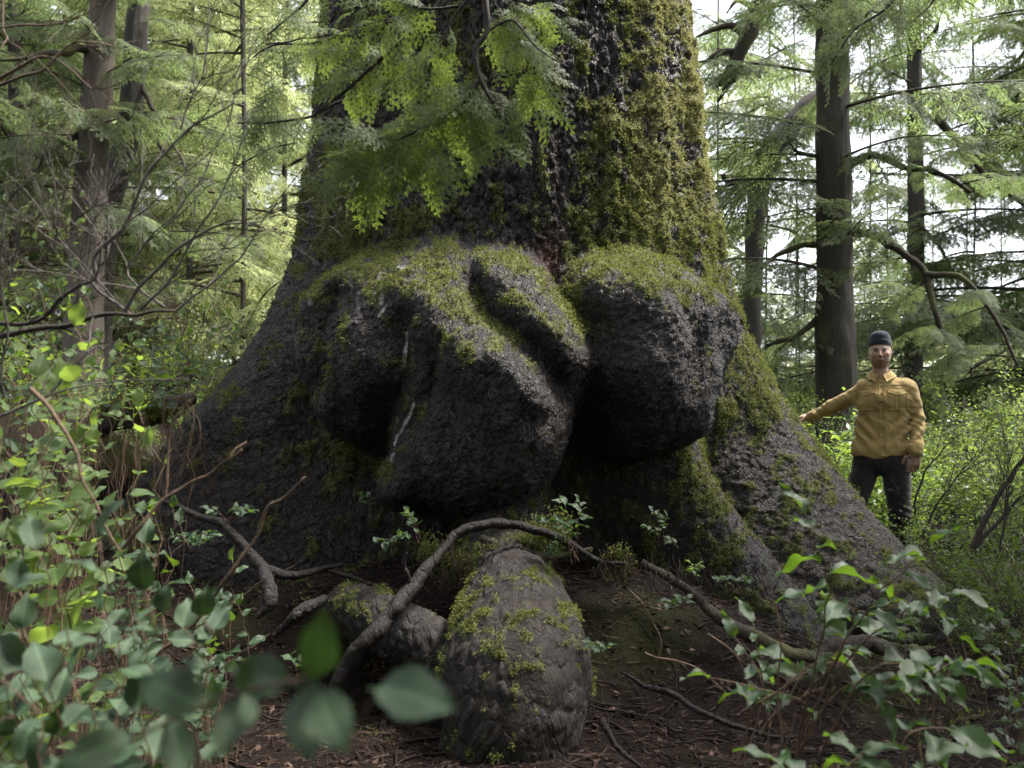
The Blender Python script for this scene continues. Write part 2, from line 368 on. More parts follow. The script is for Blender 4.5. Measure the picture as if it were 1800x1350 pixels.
def burl_field(px, py):
    g = np.zeros((5,) + px.shape, np.float32)
    for cx, cyy, rx, ry, rot, amp, grp in LOBES:
        a = R(rot); ux, uy = math.cos(a), math.sin(a)
        dx, dy = px - cx, py - cyy
        u = (dx * ux + dy * uy) / rx; v = (-dx * uy + dy * ux) / ry
        d2 = u * u + v * v
        b = amp * np.maximum(0, 1 - d2 ** 1.25) ** .5 * (1 - .12 * d2)
        g[grp] = (g[grp] ** 4 + b ** 4) ** .25
    tot = (g ** 4).sum(0) ** (1 / 4)
    return tot, g.argmax(0)
GROOVES = [([(735, 545), (728, 640), (695, 700), (685, 770)], 15, .20), ([(838, 470), (862, 545), (930, 600), (980, 680), (1000, 745)], 14, .22), ([(990, 455), (1015, 530), (1035, 605), (1012, 700), (1008, 800)], 22, .34),
    ([(790, 590), (772, 660), (745, 720)], 12, .13), ([(640, 520), (622, 600), (640, 700)], 12, .10), ([(598, 505), (582, 580), (588, 665)], 10, .16), ([(905, 500), (950, 540), (1000, 575)], 10, .10), ([(870, 640), (900, 700), (960, 720)], 12, .09),
    ([(1150, 500), (1165, 580), (1160, 660)], 12, .09), ([(1215, 560), (1222, 640), (1212, 700)], 12, .14), ([(760, 470), (800, 530), (850, 590)], 9, .07)]
def groove_field(px, py):
    g = np.zeros(px.shape)
    for pts, w, dep in GROOVES:
        c = spline([(x, y, 0) for x, y in pts], 26); d = np.full(px.shape, 1e9)
        for (x0, y0, _), (x1, y1, _) in zip(c[:-1], c[1:]):
            t = np.clip(((px - x0) * (x1 - x0) + (py - y0) * (y1 - y0)) / ((x1 - x0) ** 2 + (y1 - y0) ** 2), 0, 1); d = np.minimum(d, np.hypot(px - x0 - t * (x1 - x0), py - y0 - t * (y1 - y0)))
        g = np.maximum(g, dep * .74 * (np.exp(-(d / (1.15 * w)) ** 2) * .6 + .4 * np.exp(-(d / (3.0 * w)) ** 2)))
    return g
def build_trunk():
    th = np.concatenate([np.linspace(-212, 30, 900), np.linspace(34, 144, 34)]); nt = len(th)
    zz = np.concatenate([np.linspace(-.5, .1, 14)[:-1], np.linspace(.1, 5.35, 560), np.linspace(5.4, 13, 70)]); nz = len(zz)
    TH, Z = np.meshgrid(th, zz, indexing='ij')
    wob = fbm(np.stack([np.cos(np.radians(TH)) * 1.2, np.sin(np.radians(TH)) * 1.2, Z * .5], -1), 3, 31)
    r0 = r_macro(TH, Z) + .07 * wob * sstep(6, 1, Z) + .02 * wob
    c, s = np.cos(np.radians(TH)), np.sin(np.radians(TH))
    taper = 1 - .035 * np.maximum(0, Z - 5.1)
    r0 = r0 * taper
    ref = np.stack([AX + (r0 + .3) * c, AY + (r0 + .3) * s, Z], -1)
    U, Vp = proj(ref)
    front = (s < -.15)
    # warp the lookup a little so the lobes are not perfect ellipses
    wu = fbm(ref * 1.9, 3, 41) * 26; wv = fbm(ref * 1.9 + 7, 3, 43) * 26
    b, gid = burl_field(890 + (U + wu - 890) / 1.06, 640 + (Vp + wv - 640) / 1.05); b = b * front
    kk = np.exp(-(np.arange(-12, 13) / 4.5) ** 2 / 2); kk /= kk.sum()
    for ax in (0, 1): b = sum(w_ * np.roll(b, s_, ax) for w_, s_ in zip(kk, range(-12, 13)))
    b = np.maximum(b - .012, 0)
    fold = fbm(ref * np.array([3.2, 3.2, 1.3]), 3, 47)
    b = b * (1 + .13 * fold); b = np.maximum(b - groove_field(U + wu * .5, Vp + wv * .5) * .85 * sstep(0, .25, b), 0)
    kk = np.exp(-(np.arange(-8, 9) / 3.0) ** 2 / 2); kk /= kk.sum()
    for ax in (0, 1): b = sum(w_ * np.roll(b, s_, ax) for w_, s_ in zip(kk, range(-8, 9)))
    P = np.stack([AX + (r0 + b) * c, AY + (r0 + b) * s, Z - .16 * b], -1)
    # mid lump scale
    du = np.gradient(P, axis=0); dv = np.gradient(P, axis=1); N = np.cross(du, dv); N /= np.linalg.norm(N, axis=-1, keepdims=True) + 1e-9
    N = N * np.sign((N[..., 0] * c + N[..., 1] * s + 1e-3))[..., None] if False else N
    flip = np.sign((N * np.stack([c, s, 0 * c], -1)).sum(-1).mean()); N = N * flip
    arc = np.radians(TH) * 1.7
    isb = b > .03
    # bark: knobbly flakes high on the trunk, scaly plates on the flanks, finer skin on the burls
    hi = sstep(2.1, 3.1, Z)
    wx = fbm(P * 4, 3, 51) * .5
    f1, f2, idn = worley(arc * 19 + wx * 2, Z * 13 + wx * 2 + arc * 2.5, 5)
    g1, g2, idg = worley(arc * 40 + wx * 3, Z * 25 + wx * 3, 6)
    plate = sstep(.0, .16, f2 - f1); plate2 = sstep(.0, .2, g2 - g1)
    knob = np.abs(fbm(P * np.array([15, 15, 8]), 4, 61))
    knob2 = fbm(P * np.array([34, 34, 20]), 3, 63)
    rough = hi * (.050 * knob + .030 * knob2 + .020 * plate * idn + .010 * plate2 * idg) + (1 - hi) * (.012 * plate * (.2 + idn) + .009 * plate2 * (.2 + idg) + .012 * knob + .005 * knob2)
    skin = .010 * plate2 * (.3 + idg) + .026 * fbm(P * np.array([5, 5, 3.5]), 3, 71) + .009 * fbm(P * 12, 3, 72) + .010 * knob2 + .016 * knob
    D = np.where(isb, skin * .9 + rough * .15, rough)
    furrow = fbm(np.stack([arc * 5, Z * 1.1, 0 * Z], -1), 3, 73)
    D = D + (.045 + .02 * hi) * furrow * (1 - sstep(0, .05, b))
    # moss
    up = N[..., 2]
    mf = fbm(P * np.array([1.6, 1.6, 1.2]), 3, 81); mf2 = fbm(P * np.array([11, 11, 8]), 4, 83, .7)
    side = sstep(20, 340, U - 890) * sstep(1200, 560, Vp)
    moss = mf * .40 + mf2 * 1.8 + .36 * side - .12 + .16 * sstep(1.2, 2.8, Z) * sstep(900, 560, U) + .12 * sstep(2.2, 3, Z)
    moss = moss + .30 * np.exp(-((U - 600) / 110) ** 2 - ((Vp - 490) / 110) ** 2) + .22 * sstep(1150, 1300, U) * sstep(1050, 700, Vp) + .16 * np.exp(-((U - 560) / 60) ** 2 - ((Vp - 780) / 90) ** 2)
    moss = np.where(isb, mf * .9 + mf2 * 1.7 - .42 + .85 * np.clip(up, -.5, 1) + .1 * sstep(950, 1100, U), moss)
    moss = moss - .55 * sstep(1.0, .4, Z) * sstep(900, 300, U)
    moss = moss - .5 * (np.abs(U - 800) < 60) * (np.abs(Vp - 330) < 60) * 0
    spot = lambda cx, cyy, r, a: a * np.exp(-(((U - cx) / r) ** 2 + ((Vp - cyy) / r) ** 2))
    moss = moss + spot(1020, 535, 34, 1.3) + spot(1110, 180, 26, 1.0) + spot(560, 400, 60, .35) + spot(1190, 290, 50, .6) + spot(1130, 420, 120, .35) + spot(560, 820, 60, .2)
    moss = sstep(.10, .55, moss) * (f2 - f1 > .02 - hi * .1)
    sag = sstep(-.35, .05, up); moss = moss * np.where(isb, sag, 1)
    ochre = sstep(1120, 1230, U + 60 * mf2) * sstep(520, 250, Vp) * .9 + spot(1110, 180, 40, .7) + .5 * sstep(.2, .5, mf) * sstep(420, 200, Vp) * sstep(900, 1100, U)
    ochre = np.clip(ochre, 0, 1)
    red = spot(985, 445, 30, .9) * 0 + .8 * np.exp(-((U - 985) / 26) ** 2 - ((Vp - 442) / 42) ** 2)
    res = 0 * U
    for (x0, y0, x1, y1, w) in [(688, 478, 692, 520, 2.6), (676, 470, 680, 505, 2), (728, 570, 722, 625, 2.4), (746, 690, 730, 730, 2.6), (730, 730, 712, 800, 2.2), (706, 463, 745, 458, 3.2), (575, 500, 570, 520, 3), (690, 540, 700, 520, 1.8)]:
        t_ = np.clip(((U - x0) * (x1 - x0) + (Vp - y0) * (y1 - y0)) / ((x1 - x0) ** 2 + (y1 - y0) ** 2), 0, 1)
        d = np.hypot(U - x0 - t_ * (x1 - x0), Vp - y0 - t_ * (y1 - y0)); res = np.maximum(res, (1 - sstep(w * .5, w * 1.6, d)) * (.35 + .65 * (mf2 + knob2 > -.15)))
    D = D + moss * (.006 + .022 * np.abs(fbm(P * np.array([13, 13, 11]), 4, 91))) * np.where(isb, .6, 1)
    P = P + N * D[..., None]
    global TRUNK_P, TRUNK_N, TRUNK_M, TRUNK_O, TRUNK_ISB
    TRUNK_P, TRUNK_N, TRUNK_M, TRUNK_O, TRUNK_ISB = P[:900, 13:573], N[:900, 13:573], moss[:900, 13:573], ochre[:900, 13:573], isb[:900, 13:573]
    F = quads_grid(nt, nz, True)
    if flip > 0: F = F  # orientation checked below
    V = P.reshape(-1, 3); A = dict(moss=moss.ravel(), ochre=ochre.ravel(), red=red.ravel(), resin=res.ravel(), plate=(idn * .6 + idg * .4).ravel() * plate.ravel())
    # split the surface into trunk and burls
    bm_ = b.ravel(); gg = gid.ravel(); vid = np.where(bm_ > .03, gg, 0)
    fid = vid[F[:, 0]]
    for k, nm, lab in ((0, 'trunk', None), (1, 'burl', 'smooth grey burl lobe at the left of the mass'), (2, 'burl', 'largest burl hanging from the middle with folded ridges'), (3, 'burl', 'mossy right hand burl over a dark hollow'), (4, 'burl', 'thin curled burl roll at the far left edge')):
        Fk = F[fid == k]; used = np.unique(Fk); mp = np.zeros(len(V), np.int32); mp[used] = np.arange(len(used))
        me = npmesh(nm, V[used], mp[Fk], MAT['bark'], True, {a: v[used] for a, v in A.items()})
        o = link(nm, me, TREE)
        if lab: o['label'] = lab
build_trunk()
def trunk_surf(px, py):
    """nearest built trunk surface point to a pixel"""
    u, v = proj(TRUNK_P); d = (u - px) ** 2 + (v - py) ** 2 + np.where(TRUNK_N[..., 1] < 0, 0, 1e6)
    i = np.unravel_index(d.argmin(), d.shape); return Vector(TRUNK_P[i]), Vector(TRUNK_N[i])
def tufts(P, N, h, w, nb=3, down=.0, seed=0, spread=.8):
    """little leaf-like blades at P along N; triangles as 3-vertex faces"""
    g = np.random.default_rng(seed); n = len(P); V = []; A = []
    for k in range(nb):
        d = N + g.normal(0, spread, (n, 3)) * .6; d[:, 2] -= down; d /= np.linalg.norm(d, axis=1)[:, None]
        t = np.cross(d, g.normal(0, 1, (n, 3))); t /= np.linalg.norm(t, axis=1)[:, None] + 1e-9
        hh = (h * g.uniform(.5, 1.4, n))[:, None]; o = P + g.normal(0, w * .8, (n, 3))
        V.append(np.stack([o - t * w * .5, o + t * w * .5, o + d * hh], 1)); A.append(np.repeat(g.uniform(0, 1, n), 3))
    V = np.concatenate(V).reshape(-1, 3); return V, np.arange(len(V)).reshape(-1, 3), np.concatenate(A)
def build_moss():
    area = np.linalg.norm(np.cross(np.gradient(TRUNK_P, axis=0), np.gradient(TRUNK_P, axis=1)), axis=-1)
    vis = ((np.array([0, 0, CAMZ]) - TRUNK_P) * TRUNK_N).sum(-1) > -.5
    for nm, sel, mat, h in (('moss', TRUNK_O < .45, 'moss', .015), ('moss', TRUNK_O >= .45, 'moss_ochre', .014)):
        w = (area * np.maximum(0, TRUNK_M - .12) * vis * sel).ravel(); n = int(w.sum() * (5200 if mat == 'moss' else 5200))
        n = min(n, 56000 if mat == 'moss' else 9000)
        idx = rng.choice(w.size, n, p=w / w.sum())
        P = TRUNK_P.reshape(-1, 3)[idx] + rng.normal(0, .006, (n, 3)); Nn = TRUNK_N.reshape(-1, 3)[idx]
        V, F, A = tufts(P, Nn, h, .011, 3, .25, 5)
        o = link(nm, npmesh(nm, V, F, MAT[mat], False, {'rnd': A}), TREE); o['kind'] = 'stuff'
        o['label'] = 'olive green moss tufts on the bark' if mat == 'moss' else 'golden moss on the right edge of the trunk'
build_moss()

# ---- swollen knob root in front and the smaller roots
def root_mesh(name, pts, rads, seed, n=160, sides=110, parent=None, mat='root_bark', squash=1.0, mossy=.0, label=None, plates=True):
    C = spline(pts, n); rr = spline([(a, 0, 0) for a in rads], n)[:, 0]
    T = np.gradient(C, axis=0); T /= np.linalg.norm(T, axis=1)[:, None]
    X = np.cross(T, [0.05, -.1, 1]) if abs(T[0][2]) < .8 else np.cross(T, [0, 1, 0.1]); X /= np.linalg.norm(X, axis=1)[:, None]
    for i in range(1, n):
        X[i] = X[i - 1] - T[i] * X[i - 1].dot(T[i]); X[i] /= np.linalg.norm(X[i])
    B = np.cross(T, X); a = np.linspace(0, 2 * np.pi, sides, endpoint=False)
    dirn = np.cos(a)[:, None, None] * X[None] + np.sin(a)[:, None, None] * B[None]
    P = C[None] + rr[None, :, None] * dirn
    s = np.concatenate([[0], np.cumsum(np.linalg.norm(np.diff(C, axis=0), axis=1))])
    P = P + dirn * (rr[None] * .15 * fbm(P * 2.2, 3, seed))[..., None]
    arc = a[:, None] * np.maximum(rr.mean(), .05); S = np.broadcast_to(s[None], arc.shape[:1] + s.shape) + 0 * arc
    w = fbm(P * 5, 2, seed + 1) * .6; arcw = a[:, None] * rr.mean() + 0 * S
    k = max(10, 26 * (.25 / rr.mean()) ** .4)
    f1, f2, idn = worley(arcw * k * .8 + w * 2, S * k * .6 + w * 2, seed); plate = sstep(.02, .26, f2 - f1)
    kn = fbm(P * 30, 3, seed + 3)
    D = (.011 * plate * (.2 + idn) + .006 * np.abs(fbm(P * 14, 3, seed + 5)) + .003 * kn) * min(1, rr.mean() / .12 + .3)
    mf = .6 * fbm(P * 4, 3, seed + 7) + 1.1 * fbm(P * 17, 4, seed + 8, .7); m = sstep(.16, .46, mf + mossy + .1 * dirn[..., 2])
    D = D + m * .006 * (.5 + np.abs(kn)); P = P + dirn * D[..., None]
    V = P.reshape(-1, 3); z = np.zeros(len(V))
    F = quads_grid(sides, n, True)
    o = link(name, npmesh(name, V, F, MAT[mat], True, dict(moss=m.ravel() * .8, ochre=z, red=z, resin=z, plate=(idn * plate).ravel())), parent)
    if label: o['label'] = label
    return o, P, dirn, m
mossP, mossN = [], []
def keepmoss(P, N, m, n, seed=0):
    w = np.maximum(0, m.ravel() - .2); 
    if w.sum() < 1: return
    idx = rng.choice(w.size, n, p=w / w.sum()); mossP.append(P.reshape(-1, 3)[idx] + rng.normal(0, .004, (n, 3))); mossN.append(N.reshape(-1, 3)[idx])
o, P, N, m = root_mesh('root', [at(890, 880, 5.65), at(888, 960, 5.3), at(893, 1010, 4.95), at(905, 1080, 4.6), at(908, 1170, 4.3), at(900, 1260, 4.15), at(880, 1340, 4.12), at(860, 1440, 4.15)],
    [.30, .24, .20, .28, .355, .335, .30, .36], 101, 220, 200, TREE, mossy=-.07, label='swollen knob root bulging towards the camera')
keepmoss(P, N, m, 5000)
o, P, N, m = root_mesh('root', [at(600, 1060, 4.9), at(640, 1080, 4.72), at(700, 1112, 4.6), at(765, 1150, 4.5), at(800, 1230, 4.45), at(800, 1300, 4.5)], [.09, .135, .15, .155, .15, .12], 103, 120, 90, TREE, mossy=-.12, label='short rounded root left of the knob root')
keepmoss(P, N, m, 1200)
def root_px(pts, rad, seed, name='root', mat='root_bark', label=None, sides=16, n=140, parent=TREE, wob=.42, moss=False):
    n = max(n, 140); sides = max(sides, 16)
    G = Geo(); C = spline([at(*p) for p in pts], n); rr = spline([(r_, 0, 0) for r_ in (rad if isinstance(rad, (list, tuple)) else (rad, rad * .9, rad * .5))], n)[:, 0]
    C = C + np.stack([fbm(C * 5, 2, seed), fbm(C * 5, 2, seed + 1), fbm(C * 5, 2, seed + 2)], -1) * .025
    tube(G, C, rr, sides, 0.5, True, wob, seed)
    o = link(name, G.mesh(name, MAT[mat]), parent)
    if label: o['label'] = label
    return o
root_px([(560, 1260, 4.25), (605, 1180, 4.25), (640, 1130, 4.25), (690, 1075, 4.35), (722, 1035, 4.45), (755, 995, 4.55), (790, 955, 4.65), (822, 930, 4.7), (875, 922, 4.72), (935, 930, 4.75), (975, 945, 4.8), (1010, 962, 4.85), (1050, 985, 4.85), (1095, 995, 4.8)],
    [.03, .038, .040, .044, .036, .028, .025, .026, .027, .026, .024, .019, .016, .010], 1, sides=16, n=150, label='bare root arching over the soil bank')
root_px([(722, 1035, 4.45), (715, 1010, 4.42), (706, 990, 4.4), (712, 970, 4.38)], [.016, .012, .01, .005], 2)
root_px([(265, 875, 5.35), (330, 895, 5.2), (385, 922, 5.05), (420, 955, 4.9), (445, 985, 4.8), (465, 1010, 4.7), (470, 1050, 4.6), (450, 1085, 4.55)], [.016, .02, .023, .026, .03, .036, .04, .01], 3, label='bare root running down the left bank', sides=12, n=90)
root_px([(455, 1000, 4.75), (500, 1010, 4.8), (545, 1005, 4.9), (600, 992, 5.0)], [.03, .024, .02, .006], 4)
root_px([(480, 1120, 4.55), (530, 1080, 4.55), (575, 1050, 4.7)], [.012, .034, .02], 6)
root_px([(845, 950, 4.9), (885, 962, 4.85), (930, 972, 4.8), (985, 975, 4.85), (1040, 968, 4.95)], [.02, .026, .024, .02, .01], 7, mat='limb_moss')
root_px([(1090, 1180, 4.3), (1140, 1205, 4.15), (1200, 1230, 4.0), (1260, 1262, 3.9), (1330, 1290, 3.85), (1420, 1300, 3.8)], [.004, .013, .014, .012, .010, .004], 8, label='long thin root crossing the soil on the right')
root_px([(1130, 990, 4.9), (1190, 1030, 4.8), (1250, 1075, 4.7), (1330, 1120, 4.6), (1400, 1150, 4.5), (1480, 1160, 4.45)], [.022, .026, .03, .035, .03, .02], 9, mat='limb_moss')
root_px([(1420, 1160, 4.7), (1480, 1135, 4.75), (1540, 1130, 4.8), (1600, 1160, 4.75)], [.02, .045, .045, .01], 10, mat='limb_moss')
root_px([(1060, 1260, 3.75), (1085, 1310, 3.7), (1130, 1350, 3.65)], [.014, .012, .008], 11)
root_px([(555, 1000, 5.0), (600, 1010, 4.95), (680, 1030, 4.8)], [.012, .014, .008], 13)
# moss hanging from the soil lip above the knob
lip = []
for k in range(3600):
    a = random.random(); px = 745 + 250 * a; py = 968 + 30 * math.sin(a * 5) + random.gauss(0, 16); lip.append(at(px + random.gauss(0, 6), py, 4.80 + random.random() * .12))
mossP.append(np.array([tuple(v) for v in lip])); mossN.append(np.tile([0, -.7, .3], (len(lip), 1)))
lip = [at(1085 + random.gauss(0, 14), 990 + random.gauss(0, 14), 4.85) for k in range(500)]; mossP.append(np.array([tuple(v) for v in lip])); mossN.append(np.tile([0, -.7, .1], (len(lip), 1)))
Pm, Nm = np.concatenate(mossP), np.concatenate(mossN)
V, F, A = tufts(Pm, Nm, .014, .009, 3, .3, 9)
o = link('moss', npmesh('moss', V, F, MAT['moss'], False, {'rnd': A}), TREE); o['kind'] = 'stuff'; o['label'] = 'moss tufts on the roots and the soil lip'
# soil lip mound above the neck of the knob root
# ------------------------------------------------------------------ plant kit
def gp(px, py, lift=0.0, d0=2.2, d1=14):
    """the point where the pixel's ray meets the forest floor"""
    d = np.arange(d0, d1, .04); k = at(px, py, 1.0); x = k.x * d; z = CAMZ + (k.z - CAMZ) * d
    g = ground_z(x, d); i = int(np.argmax(z < g)) if (z < g).any() else len(d) - 1
    return Vector((x[i], d[i], g[i] + lift))
def leaf_mesh(name, mat, w=.62, fold=.25, droop=.3, wave=.04, nx=9, tip=1.0, tooth=.012, seed=0, blotch=True):
    """one ovate leaf, length 1 along +X, folded on its midrib"""
    g = np.random.default_rng(seed); t = np.linspace(0, 1, nx) ** 1.0; yv = np.array([-1, -.55, -.06, .06, .55, 1.0])
    prof = (np.sin(np.pi * np.clip(t, 0, 1) ** .72) ** .85) * (1 - .35 * t ** 3); prof = prof if tip else (np.sin(np.pi * t ** .80) ** .80) * (1 - .30 * sstep(.7, .97, t)); prof[0] = .05; prof[-1] = .0
    if tip: prof = prof * (1 - .42 * sstep(.62, .95, t))
    T, Y = np.meshgrid(t, yv, indexing='ij'); hw = prof[:, None] * w * .5 * (1 + g.normal(0, .05, (nx, 1)))
    y = Y * (hw + tooth * np.sign(np.sin(np.arange(nx) * 3.1))[:, None] * (np.abs(Y) > .9))
    ph = g.uniform(0, 6, 4)
    z = np.abs(y) * fold - droop * T ** 2 * .5 + wave * np.sin(T * 9 + ph[0] + 2 * np.sign(Y)) * np.abs(Y) + .03 * np.sin(T * 5 + ph[1])
    y = y + .06 * np.sin(T * 2.6 + ph[2]) * T
    P = np.stack([T, y, z], -1).reshape(-1, 3); F = quads_grid(nx, 6)
    # petiole
    pt = np.array([[-.16, -.012, .0], [-.16, .012, .0], [0.02, .012, .0], [.02, -.012, 0]]); F = np.vstack([F, [[len(P), len(P) + 1, len(P) + 2, len(P) + 3]]]); 
    rib = np.concatenate([np.abs(np.broadcast_to(Y, T.shape)).ravel(), [0] * 4])
    return npmesh(name, np.vstack([P, pt]), F, mat, True, {'rib': rib, 'rnd': np.zeros(len(P) + 4)})
LEAVES = {k: [leaf_mesh('leaf', MAT[k], w=random.uniform(.55, .72), fold=random.uniform(.08, .45), droop=random.uniform(.05, .6), wave=random.uniform(.02, .07), seed=i) for i in range(7)] for k in ('salal', 'salal_near', 'salal_lit')}
LEAVES['long'] = [leaf_mesh('leaf', MAT['salal'], w=random.uniform(.42, .56), fold=random.uniform(.15, .5), droop=random.uniform(.3, .9), wave=random.uniform(.06, .13), seed=40 + i, nx=12) for i in range(7)]
LEAVES['near'] = [leaf_mesh('leaf', MAT['salal_near'], w=.47, fold=random.uniform(.05, .25), droop=random.uniform(.05, .3), wave=.03, seed=60 + i, nx=16, tip=0, tooth=.003) for i in range(4)]
def leaf_obj(parent, kind, p, d, nrm, s, wid=1.0):
    d = Vector(d).normalized(); nrm = Vector(nrm); y = nrm.cross(d)
    if y.length < .05: y = Vector((1, 0, 0)).cross(d)
    y.normalize(); z = d.cross(y)
    M = Matrix(((d.x, y.x, z.x, p[0]), (d.y, y.y, z.y, p[1]), (d.z, y.z, z.z, p[2]), (0, 0, 0, 1))) @ Matrix.Diagonal((s, s * wid, s, 1))
    o = bpy.data.objects.new('leaf', random.choice(LEAVES[kind])); COL.objects.link(o); o.parent = parent
    o.matrix_parent_inverse = Matrix.Translation(-parent.location); o.matrix_basis = M
    return o
UP = Vector((0, 0, 1))
def rv(s=1.0): return Vector((random.gauss(0, s), random.gauss(0, s), random.gauss(0, s)))
def salal(label, stems, n, leaf, kind='salal', rad=.004, group=None, start=.25, mat='stem', face=(0, -.35, 1), fj=.35, cat='shrub', name='salal_shrub', curve=.12, zig=.012, spread=1.0, flat=.7):
    """stems: [(base, tip)] world points; n leaves per stem, every leaf an object"""
    E = empty(name, stems[0][0], label, cat, group); face = Vector(face)
    for i, st in enumerate(stems):
        b, t = Vector(st[0]), Vector(st[-1]); L = (t - b).length
        if len(st) > 2: pts = [Vector(s) for s in st]
        else: pts = [b, b.lerp(t, .5) + UP * L * curve + rv(L * .04), t]
        m = max(10, n * 2); C = spline(pts, m)
        zz = np.array([(-1) ** k for k in range(m)]) * zig * L; C[:, 0] += zz * np.linspace(.2, 1, m); C = C + np.stack([fbm(C * 7, 2, i), fbm(C * 7, 2, i + 5), fbm(C * 7, 2, i + 9)], -1) * .03 * L
        G = Geo(); tube(G, C, np.linspace(rad, rad * .35, m), 5, random.random()); link('stem', G.mesh('stem', MAT[mat]), E)
        for k in range(n):
            f = start + (1 - start) * (k + .5) / n; j = min(m - 2, int(f * (m - 1))); p = Vector(C[j]); T = (Vector(C[j + 1]) - p).normalized()
            nn = (face + rv(fj)).normalized(); side = T.cross(nn).normalized() * (1 if k % 2 else -1)
            d = (T * random.uniform(.25, .9) + side * random.uniform(.7, 1.1) * spread + rv(.22)).normalized()
            d.z *= flat; d.normalize(); s = leaf * random.uniform(.65, 1.2) * (1 - .35 * max(0, f - .75) / .25)
            leaf_obj(E, kind, p + d * s * .12, d, nn, s, random.uniform(.85, 1.15))
        p = Vector(C[-1]); leaf_obj(E, kind, p, (p - Vector(C[-3])) + rv(.02), face + rv(fj), leaf * .8)
    return E
def twiggy(G, p, d, L, r, lev, spread=.7, kids=5, sides=4, wig=.10, up=.15, seed=[0], col=None):
    n = 7; P = [Vector(p)]; d = Vector(d).normalized()
    for i in range(n):
        d = (d + rv(wig) + UP * up * .12).normalized(); P.append(P[-1] + d * L / n)
    tube(G, P, np.linspace(r, r * .45, n + 1), sides if lev else 3, random.random())
    out = [(P[k], (P[k] - P[k - 1]).normalized(), lev) for k in range(2, n + 1)]
    if lev > 0:
        for k in range(kids):
            f = random.uniform(.25, 1); i = min(n - 1, int(f * n)); T = (P[i + 1] - P[i]).normalized()
            nd = (T + T.cross(rv(1).normalized()).normalized() * spread * random.uniform(.6, 1.3)).normalized()
            out += twiggy(G, P[i], nd, L * random.uniform(.35, .7) * (1.1 - .4 * f), r * .55, lev - 1, spread, kids, sides, wig, up)
    return out
# small-leaved foliage joined (leaves under 10 px in the photograph)
def small_leaves(G, spots, size, per=2, seed=0, flat=.5):
    g = np.random.default_rng(seed); P = np.array([tuple(s[0]) for s in spots]); P = np.repeat(P, per, 0) + g.normal(0, size * .9, (len(P) * per, 3)); n = len(P)
    N = g.normal(0, flat, (n, 3)) + [0, -.1, 1]; N /= np.linalg.norm(N, axis=1)[:, None]; D = np.cross(N, g.normal(0, 1, (n, 3))); D /= np.linalg.norm(D, axis=1)[:, None]
    S = np.cross(N, D); s = (size * g.uniform(.6, 1.25, n))[:, None]
    pts = [P, P + D * s * .45 + S * s * .30 + N * s * .06, P + D * s - N * s * .1, P + D * s * .45 - S * s * .30 + N * s * .06]
    V = np.stack(pts, 1).reshape(-1, 3); G.add(V, np.arange(len(V)).reshape(-1, 4), np.repeat(g.uniform(0, 1, n), 4))

# ---- conifer fronds: axis, side twigs, sub twigs, two ranks of needles, all in one sheet then drooped
def frond(L, sp, subsp, nsp, nl, nw, seed, droop=.35, wide=.5, tw=.0016):
    g = np.random.default_rng(seed); segs = [((0, 0), (L, 0), tw * 2)]
    k = 0; x = L * .06
    while x < L * .97:
        f = x / L; l = L * wide * (1 - f) ** .75 * (.35 + .65 * min(1, f * 5)) * g.uniform(.75, 1.15) + .01; sgn = 1 if k % 2 else -1
        a = g.uniform(.85, 1.1) * sgn; e = (x + math.cos(a) * l, math.sin(a) * l); segs.append(((x, 0), e, tw * 1.2))
        if subsp:
            y = subsp * .8; q = 0
            while y < l * .95:
                l2 = (l - y) * .42 * g.uniform(.7, 1.2) + .006; a2 = a + (.85 if q % 2 else -.85); b = (x + math.cos(a) * y, math.sin(a) * y)
                segs.append((b, (b[0] + math.cos(a2) * l2, b[1] + math.sin(a2) * l2), tw * .7)); y += subsp * g.uniform(.8, 1.2); q += 1
        x += sp * g.uniform(.8, 1.2); k += 1
    V = []; A = []; Q = []
    for (x0, y0), (x1, y1), w in segs:
        dx, dy = x1 - x0, y1 - y0; l = math.hypot(dx, dy) + 1e-6; tx, ty = dx / l, dy / l; n = max(2, int(l / nsp)); 
        m = 3 if l > .1 else 1
        for j in range(m):   # twig ribbon, crossed
            a0, a1 = j / m, (j + 1) / m; pa = np.array([x0 + dx * a0, y0 + dy * a0, 0]); pb = np.array([x0 + dx * a1, y0 + dy * a1, 0]); o1 = np.array([-ty, tx, 0]) * w
            Q.append(np.stack([pa - o1, pb - o1 * .7, pb + o1 * .7, pa + o1]))
        t = (np.arange(n) + .5) / n; t = np.concatenate([t, t, [1.0]]); sg = np.concatenate([np.ones(n), -np.ones(n), [0]]); c = len(t)
        bx, by = x0 + dx * t, y0 + dy * t; an = math.atan2(ty, tx) + sg * g.uniform(.8, 1.25, c); ll = nl * g.uniform(.7, 1.15, c) * (1 - .3 * (t > .85))
        ux, uy = np.cos(an), np.sin(an); z0 = g.normal(0, .12, c) * nl
        p0 = np.stack([bx, by, 0 * bx], -1); p2 = np.stack([bx + ux * ll, by + uy * ll, z0], -1); md = (p0 * .45 + p2 * .55); o2 = np.stack([-uy, ux, g.normal(0, .35, c)], -1) * nw * .5
        V.append(np.stack([p0, md + o2, p2, md - o2], 1)); A.append(np.repeat(g.uniform(0, .35, c) , 4))
    Vn = np.concatenate(V).reshape(-1, 3); Vt = np.concatenate(Q).reshape(-1, 3)
    def warp(P):
        P = P.copy(); r2 = (P[:, 0] ** 2 + (1.3 * P[:, 1]) ** 2) / L; P[:, 2] += -droop * r2 + .03 * L * np.sin(P[:, 0] * 9 / L + seed) * 1.0 - .12 * np.abs(P[:, 1]); return P
    return warp(Vn), np.concatenate(A), warp(Vt)
